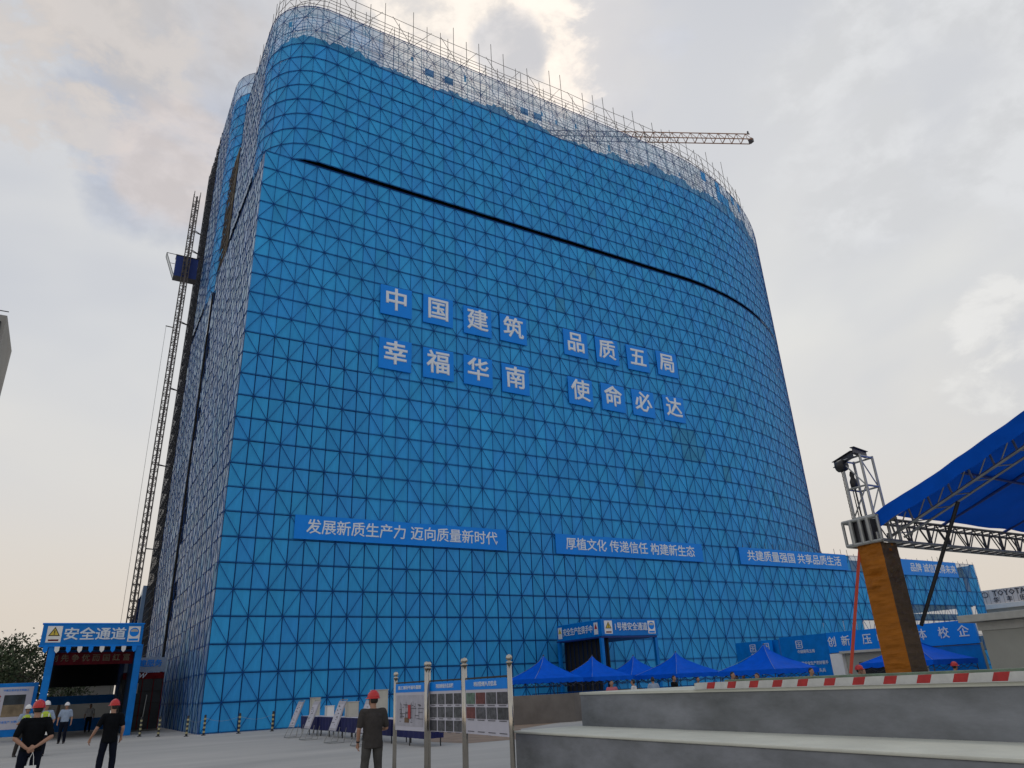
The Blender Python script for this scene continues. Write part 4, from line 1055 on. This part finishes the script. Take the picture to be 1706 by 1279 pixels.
def limb(mb, pts, rs, n=10):
    for k in range(len(pts)-1):
        a_, b_ = Vector(pts[k]), Vector(pts[k+1]); d_ = b_-a_
        loft(mb, [(a_, rs[k], rs[k], d_), (a_.lerp(b_, .35), rs[k]*.62+rs[k+1]*.38+.004, rs[k]*.62+rs[k+1]*.38+.004, d_), (b_, rs[k+1], rs[k+1], d_)], n)
    for p, r_ in zip(pts, rs): ball(mb, tuple(p), r_*.99)
def person(P, near=True):
    """local frame: facing +Y, x to the person's right, z up. P holds joints and clothing"""
    o = empty('person', P['loc'], P.get('rz', 0), P['label'], 'person', P.get('group'))
    wd = P.get('wide', 1); h = P.get('h', 1)
    vox = .008 if near else .016
    lean = P.get('lean', 0)
    sh = [(-.185*wd, lean, 1.41), (.185*wd, lean, 1.41)]; el = P['el']; wr = P['wr']; hip = [(-.09*wd, 0, .90), (.09*wd, 0, .90)]; kn_ = P['kn']; an = P['an']
    body = MB()
    Z = (0, 0, 1)
    loft(body, [((0, 0, .86), .15*wd, .10*wd, Z), ((0, 0, .95), .155*wd, .105*wd, Z), ((0, lean*.4, 1.08), .14*wd, .10*wd, Z), ((0, lean*.7, 1.25), .165*wd, .105*wd, Z), ((0, lean, 1.37), .17*wd, .09*wd, Z), ((0, lean, 1.44), .10, .065, Z), ((0, lean+.01, 1.48), .058, .058, Z), ((0, lean+.02, 1.55), .056, .06, Z)])
    hz = 1.62; hy = lean+.03
    hd_ = MB(); loft(hd_, [((0, hy+.02, hz-.115), .035, .04, Z), ((0, hy+.02, hz-.10), .052, .062, Z), ((0, hy+.01, hz-.05), .068, .082, Z), ((0, hy, hz), .075, .095, Z), ((0, hy-.005, hz+.05), .074, .095, Z), ((0, hy-.005, hz+.10), .055, .07, Z), ((0, hy, hz+.125), .02, .03, Z)], 16)
    hd_.tube((0, hy+.09, hz-.0), (0, hy+.118, hz-.035), .010, 6, .017)
    hd_.tube((-.012, hy+.105, hz-.04), (.012, hy+.105, hz-.04), .012, 6)
    hd_.tube((-.024, hy+.078, hz-.072), (.024, hy+.078, hz-.072), .012, 6)
    for sx in (-1, 1):
        hd_.tube((sx*.074, hy, hz-.03), (sx*.084, hy-.01, hz+.03), .013, 6, .018)
    ht = P.get('head_turn', 0); cr, sr = math.cos(ht), math.sin(ht)
    body_h = [(x*cr-(y_-hy)*sr, x*sr+(y_-hy)*cr+hy, z) for x, y_, z in hd_.v]
    k0 = len(body.v); body.v += body_h; body.f += [tuple(i+k0 for i in f_) for f_ in hd_.f]
    for s_ in (0, 1):
        limb(body, [sh[s_], el[s_], wr[s_]], [.052, .040, .027])
        limb(body, [hip[s_], kn_[s_], an[s_]], [.082, .052, .038])
        # hand: palm and five bent fingers
        w_ = Vector(wr[s_]); fd = (w_-Vector(el[s_])).normalized()
        if 'hand' in P and P['hand'][s_]: fd = Vector(P['hand'][s_]).normalized()
        pl = Vector(P.get('palm', ((1, 0, 0), (-1, 0, 0)))[s_]); pl = (pl-fd*pl.dot(fd)).normalized(); sd_ = fd.cross(pl).normalized()
        pc = w_+fd*.085
        loft(body, [(w_, .024, .018, fd), (w_+fd*.03, .032, .016, fd), (w_+fd*.085, .038, .014, fd)], 10)
        for f_i, (off, ln) in enumerate(((-.030, .066), (-.010, .076), (.010, .070), (.029, .056))):
            b0_ = pc+sd_*off; b1 = b0_+(fd*.85+pl*.35).normalized()*ln*.5; b2 = b1+(fd*.45+pl*.9).normalized()*ln*.45
            limb(body, [b0_-fd*.02, b1, b2], [.0095, .009, .0075], 6)
        th = w_+fd*.03-sd_*.028; limb(body, [th, th+(fd*.6-sd_*.7+pl*.3).normalized()*.035, th+(fd*.9-sd_*.35+pl*.5).normalized()*.062], [.012, .0105, .009], 6)
    for s_ in (0, 1):
        a_ = Vector(an[s_]); fo = Vector((0, 1, 0)); loft(body, [(a_+Vector((0, -.03, -.035)), .035, .04, (0, 1, 0)), (a_+Vector((0, .08, -.045)), .038, .032, (0, 1, 0)), (a_+Vector((0, .14, -.055)), .035, .02, (0, 1, 0))])
    me = remesh(body, 'body', vox, 3); me.materials.append(M['skin']); bo_ = inst(me, 'body', o)
    # shirt
    shirt = MB(); i_ = .018; hem = P.get('hem', .84)
    loft(shirt, [((0, -.005, hem), .165*wd+i_, .115*wd+i_, Z), ((0, 0, .95), .163*wd+i_, .112*wd+i_, Z), ((0, lean*.4, 1.08), .155*wd+i_, .108*wd+i_, Z), ((0, lean*.7, 1.25), .172*wd+i_, .11*wd+i_, Z), ((0, lean, 1.36), .18*wd+i_, .095*wd+i_, Z), ((0, lean, 1.435), .13*wd, .075, Z), ((0, lean+.005, 1.475), .072, .066, Z)], 22)
    sl_ = P.get('sleeve', .8)
    for s_ in (0, 1):
        a_ = Vector(sh[s_]); b_ = a_.lerp(Vector(el[s_]), sl_); limb(shirt, [a_, b_], [.068*wd, .062]); 
        ct = Vector((0, lean, 1.36)); loft(shirt, [(ct.lerp(a_, .5), .09, .085, a_-ct), (a_, .072*wd, .072, a_-ct)], 12)
    me = remesh(shirt, 'shirt', vox*1.3, 6, .006 if near else .004); me.materials.append(M[P['shirt']]); inst(me, 'shirt', o)
    tr = MB()
    loft(tr, [((0, 0, .80), .12*wd, .09*wd, Z), ((0, 0, .88), .158*wd, .112*wd, Z), ((0, 0, .97), .152*wd, .108*wd, Z)], 20)
    for s_ in (0, 1):
        a_, b_, c_ = Vector(hip[s_]), Vector(kn_[s_]), Vector(an[s_]); limb(tr, [a_, b_, c_+Vector((0, 0, .0))], [.098*wd, .077, .066])
    me = remesh(tr, 'trousers', vox*1.3, 5, .007 if near else .004); me.materials.append(M[P['trousers']]); inst(me, 'trousers', o)
    for s_ in (0, 1):
        q = MB(); a_ = Vector(an[s_])
        loft(q, [(a_+Vector((0, -.075, -.055)), .035, .03, (0, 1, 0)), (a_+Vector((0, -.04, -.045)), .045, .042, (0, 1, 0)), (a_+Vector((0, .06, -.048)), .047, .038, (0, 1, 0)), (a_+Vector((0, .14, -.06)), .046, .026, (0, 1, 0)), (a_+Vector((0, .185, -.067)), .03, .016, (0, 1, 0))], 14)
        q.build('shoe', M['black'], o, True)
    # hair and helmet
    def turn(mb_):
        mb_.v = [(x*cr-(y_-hy)*sr, x*sr+(y_-hy)*cr+hy, z) for x, y_, z in mb_.v]; return mb_
    hr = MB(); loft(hr, [((0, hy-.028, hz-.055), .060, .062, Z), ((0, hy-.026, hz-.02), .078, .078, Z), ((0, hy-.016, hz+.04), .080, .090, Z), ((0, hy-.008, hz+.10), .062, .076, Z), ((0, hy, hz+.135), .02, .03, Z)], 16)
    turn(hr).build('hair', M['hair'], o, True)
    for sx in (-1, 1):
        q = MB(); ball(q, (sx*.028, hy+.086, hz+.012), .009); turn(q).build('eye', M['hair'], o)
    if P.get('helmet'):
        q = MB(); k0 = 0; ns_ = 24; nr_ = 9
        for j in range(nr_+1):
            t = j/nr_*math.pi/2
            for i in range(ns_):
                a_ = 2*math.pi*i/ns_; rx, ry = .108*math.cos(t)**.8+.0005, .132*math.cos(t)**.8+.0005
                ridge = .008*max(0, math.cos(2*a_))**6*math.sin(t) if False else 0
                x = rx*math.cos(a_); y_ = ry*math.sin(a_); z = .125*math.sin(t)+(.010 if abs(x) < .018 and t > .25 else 0)
                q.v.append((x, hy-.004+y_, hz+.045+z))
        for j in range(nr_):
            for i in range(ns_): q.f.append((j*ns_+i, j*ns_+(i+1) % ns_, (j+1)*ns_+(i+1) % ns_, (j+1)*ns_+i))
        q.f.append(tuple(nr_*ns_+i for i in range(ns_)))
        hl = turn(q).build('hard_hat', M[P['helmet']], o, True)
        br = MB(); k0 = 0
        for i in range(ns_):
            a_ = 2*math.pi*i/ns_; pk = .045*max(0, math.sin(a_))**2+.014
            for e_, z in ((-.003, .052), (pk, .030+.004*math.cos(a_)), (pk, .024), (-.006, .040)): br.v.append(((.108+e_)*math.cos(a_), hy-.004+(.132+e_)*math.sin(a_), hz+z))
        for i in range(ns_):
            for k in range(4): br.f.append((4*i+k, 4*((i+1) % ns_)+k, 4*((i+1) % ns_)+(k+1) % 4, 4*i+(k+1) % 4))
        turn(br).build('brim', M[P['helmet']], hl, True)
        st_ = MB()
        for sx in (-1, 1): st_.path([(sx*.088, hy+.01, hz+.04), (sx*.074, hy+.03, hz-.06), (sx*.02, hy+.06, hz-.118)], .004)
        turn(st_).build('chin_strap', M['black'], o)
    if P.get('vest'):
        v_ = MB(); j_ = .034; loft(v_, [((0, 0, .95), .163*wd+j_, .112*wd+j_, Z), ((0, 0, 1.08), .155*wd+j_, .108*wd+j_, Z), ((0, 0, 1.25), .17*wd+j_, .11*wd+j_, Z), ((0, 0, 1.37), .15*wd+j_, .095*wd+j_, Z), ((0, 0, 1.44), .10*wd, .085, Z)], 20)
        me = remesh(v_, 'vest', .016, 4); me.materials.append(M['vest']); inst(me, 'vest', o)
        for x in (-.1, .1): MB().box(x-.02, .148, .98, x+.02, .154, 1.36).build('reflective_band', M['white'], o)
    if P.get('watch'):
        w_ = Vector(wr[0]); d_ = (w_-Vector(el[0])).normalized(); MB().tube(w_-d_*.045, w_-d_*.02, .033, 12).build('watch', M['black'], o)
    o.scale = (h, h, h)
    return o
SK = [(-.11, 0, .50), (.11, 0, .50)]
def legs(dl=0, dr=0, w=.10): return dict(kn=[(-w-.01, .03+dl*.5, .49), (w+.01, .03+dr*.5, .49)], an=[(-w-.02, -.02+dl, .085), (w+.02, -.02+dr, .085)])
# man with hands clasped behind his back
m1 = dict(loc=(-6.95, -25.5, 0), rz=R(2), label='heavyset man in black with red hard hat, hands clasped behind his back', shirt='cloth_black', trousers='cloth_navy', helmet='helmet_red', wide=1.06,
          el=[(-.30, -.11, 1.12), (.30, -.11, 1.12)], wr=[(-.075, -.225, .94), (.07, -.235, .965)], hand=[(.75, -.05, -.25), (-.75, -.12, -.25)], palm=[(0, 1, -.3), (0, 1, -.3)], hem=.88, sleeve=.82, h=1.02, **legs(.02, -.02, .115))
person(m1)
m2 = dict(loc=(-5.39, -21.9, 0), rz=R(-6), label='slim man in black T-shirt with red hard hat, left arm held out', shirt='cloth_black', trousers='cloth_navy', helmet='helmet_red', wide=.98, head_turn=R(35),
          el=[(-.31, -.06, 1.13), (.27, -.02, 1.13)], wr=[(-.42, .02, .91), (.25, .10, .92)], hand=[(-.2, .1, -1), (0, .3, -1)], palm=[(1, 0, 0), (-1, 0, 0)], hem=.82, sleeve=.72, h=1.0, **legs(-.05, .06, .12))
person(m2)
m3 = dict(loc=(-1.62, -30.15, 0), rz=R(-8), label='man in charcoal T-shirt and grey trousers with red hard hat and wristwatch', shirt='cloth_charcoal', trousers='cloth_grey', helmet='helmet_red', wide=1.06, head_turn=R(25),
          el=[(-.27, -.03, 1.12), (.27, .03, 1.12)], wr=[(-.265, .05, .88), (.17, .24, 1.08)], hand=[(0, .12, -1), None], palm=[(1, 0, 0), (-1, 0, 0)], hem=.79, sleeve=.80, h=.955, watch=True, **legs(-.02, .04, .12))
person(m3)
# bag held by the first man
bag = empty('paper_bag', (-6.90, -25.81, .39), R(4), 'small white paper bag held behind the back of the man in black', 'bag')
bevel(MB().box(-.095, -.04, 0, .095, .04, .27).build('bag_body', M['white'], bag), .006)
for y_ in (-.04, .04): MB().path([(-.05, y_, .26), (-.03, y_*.4, .42), (0, y_*.2, .50), (.025, y_*.4, .42), (.05, y_, .26)], .004, 6).build('handle', M['white'], bag)
# mid distance people
mids = [dict(loc=(-7.55, -8.6, 0), rz=R(200), label='worker in green reflective vest and white hard hat by the notice board', shirt='cloth_sky', trousers='cloth_charcoal', helmet='helmet_white', vest=True, el=[(-.27, .03, 1.12), (.27, .05, 1.12)], wr=[(-.2, .25, 1.15), (.15, .28, 1.25)], h=1.0, **legs(.10, -.14)),
        dict(loc=(-6.94, -9.3, 0), rz=R(185), label='worker in green vest carrying a white sheet behind the heavyset man', shirt='cloth_sky', trousers='cloth_navy', helmet='helmet_white', vest=True, el=[(-.3, .02, 1.14), (.26, .05, 1.12)], wr=[(-.25, .2, 1.02), (.15, .2, 1.05)], h=1.06, **legs(.05, -.05)),
        dict(loc=(-6.15, .6, 0), rz=R(172), label='man in pale blue shirt and white hard hat walking out of the passage', shirt='cloth_sky', trousers='cloth_navy', helmet='helmet_white', el=[(-.27, -.05, 1.12), (.27, .04, 1.12)], wr=[(-.28, .0, .88), (.27, .12, .89)], hem=.92, h=1.03, **legs(.12, -.12)),
        dict(loc=(-4.6, 15.5, 0), rz=R(180), label='person in white top standing deep inside the safety passage', shirt='cloth_white', trousers='cloth_navy', el=[(-.27, .02, 1.12), (.27, .02, 1.12)], wr=[(-.26, .04, .88), (.26, .04, .88)], hem=.95, h=.98, **legs(0, 0))]
for p in mids: person(p, False)
tag(MB().box(-6.98, -9.70, .72, -6.70, -9.68, 1.1).build('paper_sheet', M['white']), 'white sheet of paper held by the worker in the green vest', 'paper')
# people around the tents
far = [(14.2, -16.8, 150, 'cloth_pink', 'cloth_navy', None, 'woman in pink top beside the second blue tent'), (15.6, -16.6, 30, 'cloth_white', 'cloth_charcoal', None, 'person in white shirt with back turned under the second tent'),
       (17.0, -16.3, 330, 'cloth_sky', 'cloth_navy', None, 'person in pale blue shirt bending near the railing'), (18.9, -15.6, 200, 'cloth_black', 'cloth_black', None, 'person in black below the small middle tent'),
       (20.1, -16.0, 160, 'cloth_black', 'cloth_navy', None, 'second dark clothed person next to the railing end'),
       (16.6, -21.6, 190, 'cloth_pink', 'cloth_charcoal', None, 'person in red top right of the tent opening'), (15.4, -24.0, 90, 'cloth_white', 'cloth_grey', None, 'person in white at the left start of the striped kerb'),
       (22.5, -16.2, 200, 'cloth_charcoal', 'cloth_navy', 'helmet_yellow', 'worker with a yellow helmet between two blue tents'), (23.2, -16.0, 190, 'cloth_grey', 'cloth_navy', 'helmet_white', 'worker with a pale helmet beside the yellow helmeted one'),
       (17.6, -24.6, 180, 'vest', 'cloth_navy', None, 'bareheaded person in bright yellow green vest under the wide tent'), (16.8, -27.2, 200, 'cloth_grey', 'cloth_navy', 'helmet_red', 'worker with a red helmet behind the kerb under the wide tent'),
       (21.0, -24.4, 160, 'cloth_charcoal', 'cloth_navy', None, 'person in dark top below the right half of the wide tent'), (21.5, -27.8, 250, 'cloth_pink', 'cloth_navy', 'helmet_red', 'worker with a red helmet at the right behind the green edging')]
base_p = dict(loc=(0, 0, 0), label='x', shirt='cloth_grey', trousers='cloth_navy', helmet='helmet_white', el=[(-.27, .03, 1.12), (.27, .05, 1.12)], wr=[(-.22, .18, .98), (.15, .22, 1.1)], **legs(.04, -.04))
tmpl = person(base_p, False)
for k, (x, y_, rz, sh_, tr_, hel, lab) in enumerate(far):
    o = tmpl if k == len(far)-1 else None
    if o is None:
        o = tmpl.copy(); C.objects.link(o)
        for c in list(tmpl.children):
            if c.name.startswith(('hard_hat', 'chin_strap')) and not hel: continue
            cc = copy_tree(c, o)
    for c in [o]+[c for c in o.children_recursive]:
        b_ = c.name.split('.')[0]
        m_ = {'shirt': sh_, 'trousers': tr_, 'hard_hat': hel, 'brim': hel}.get(b_)
        if m_: c.material_slots[0].link = 'OBJECT'; c.material_slots[0].material = M[m_]
    o.location = (x, y_, 0); o.rotation_euler = (0, 0, R(rz)); s_ = random.uniform(.94, 1.03); o.scale = (s_, s_, s_)
    o['label'] = lab; o['group'] = 'people around the tents'

# the stage corner stands a little further right
for nm in ('wrapped_column', 'truss_sleeve', 'head_frame', 'chain_hoist', 'eave_truss', 'gable_truss', 'knee_brace', 'stage_canopy', 'ratchet_strap'):
    bpy.data.objects[nm].location += Vector((.13, -.06, 0))
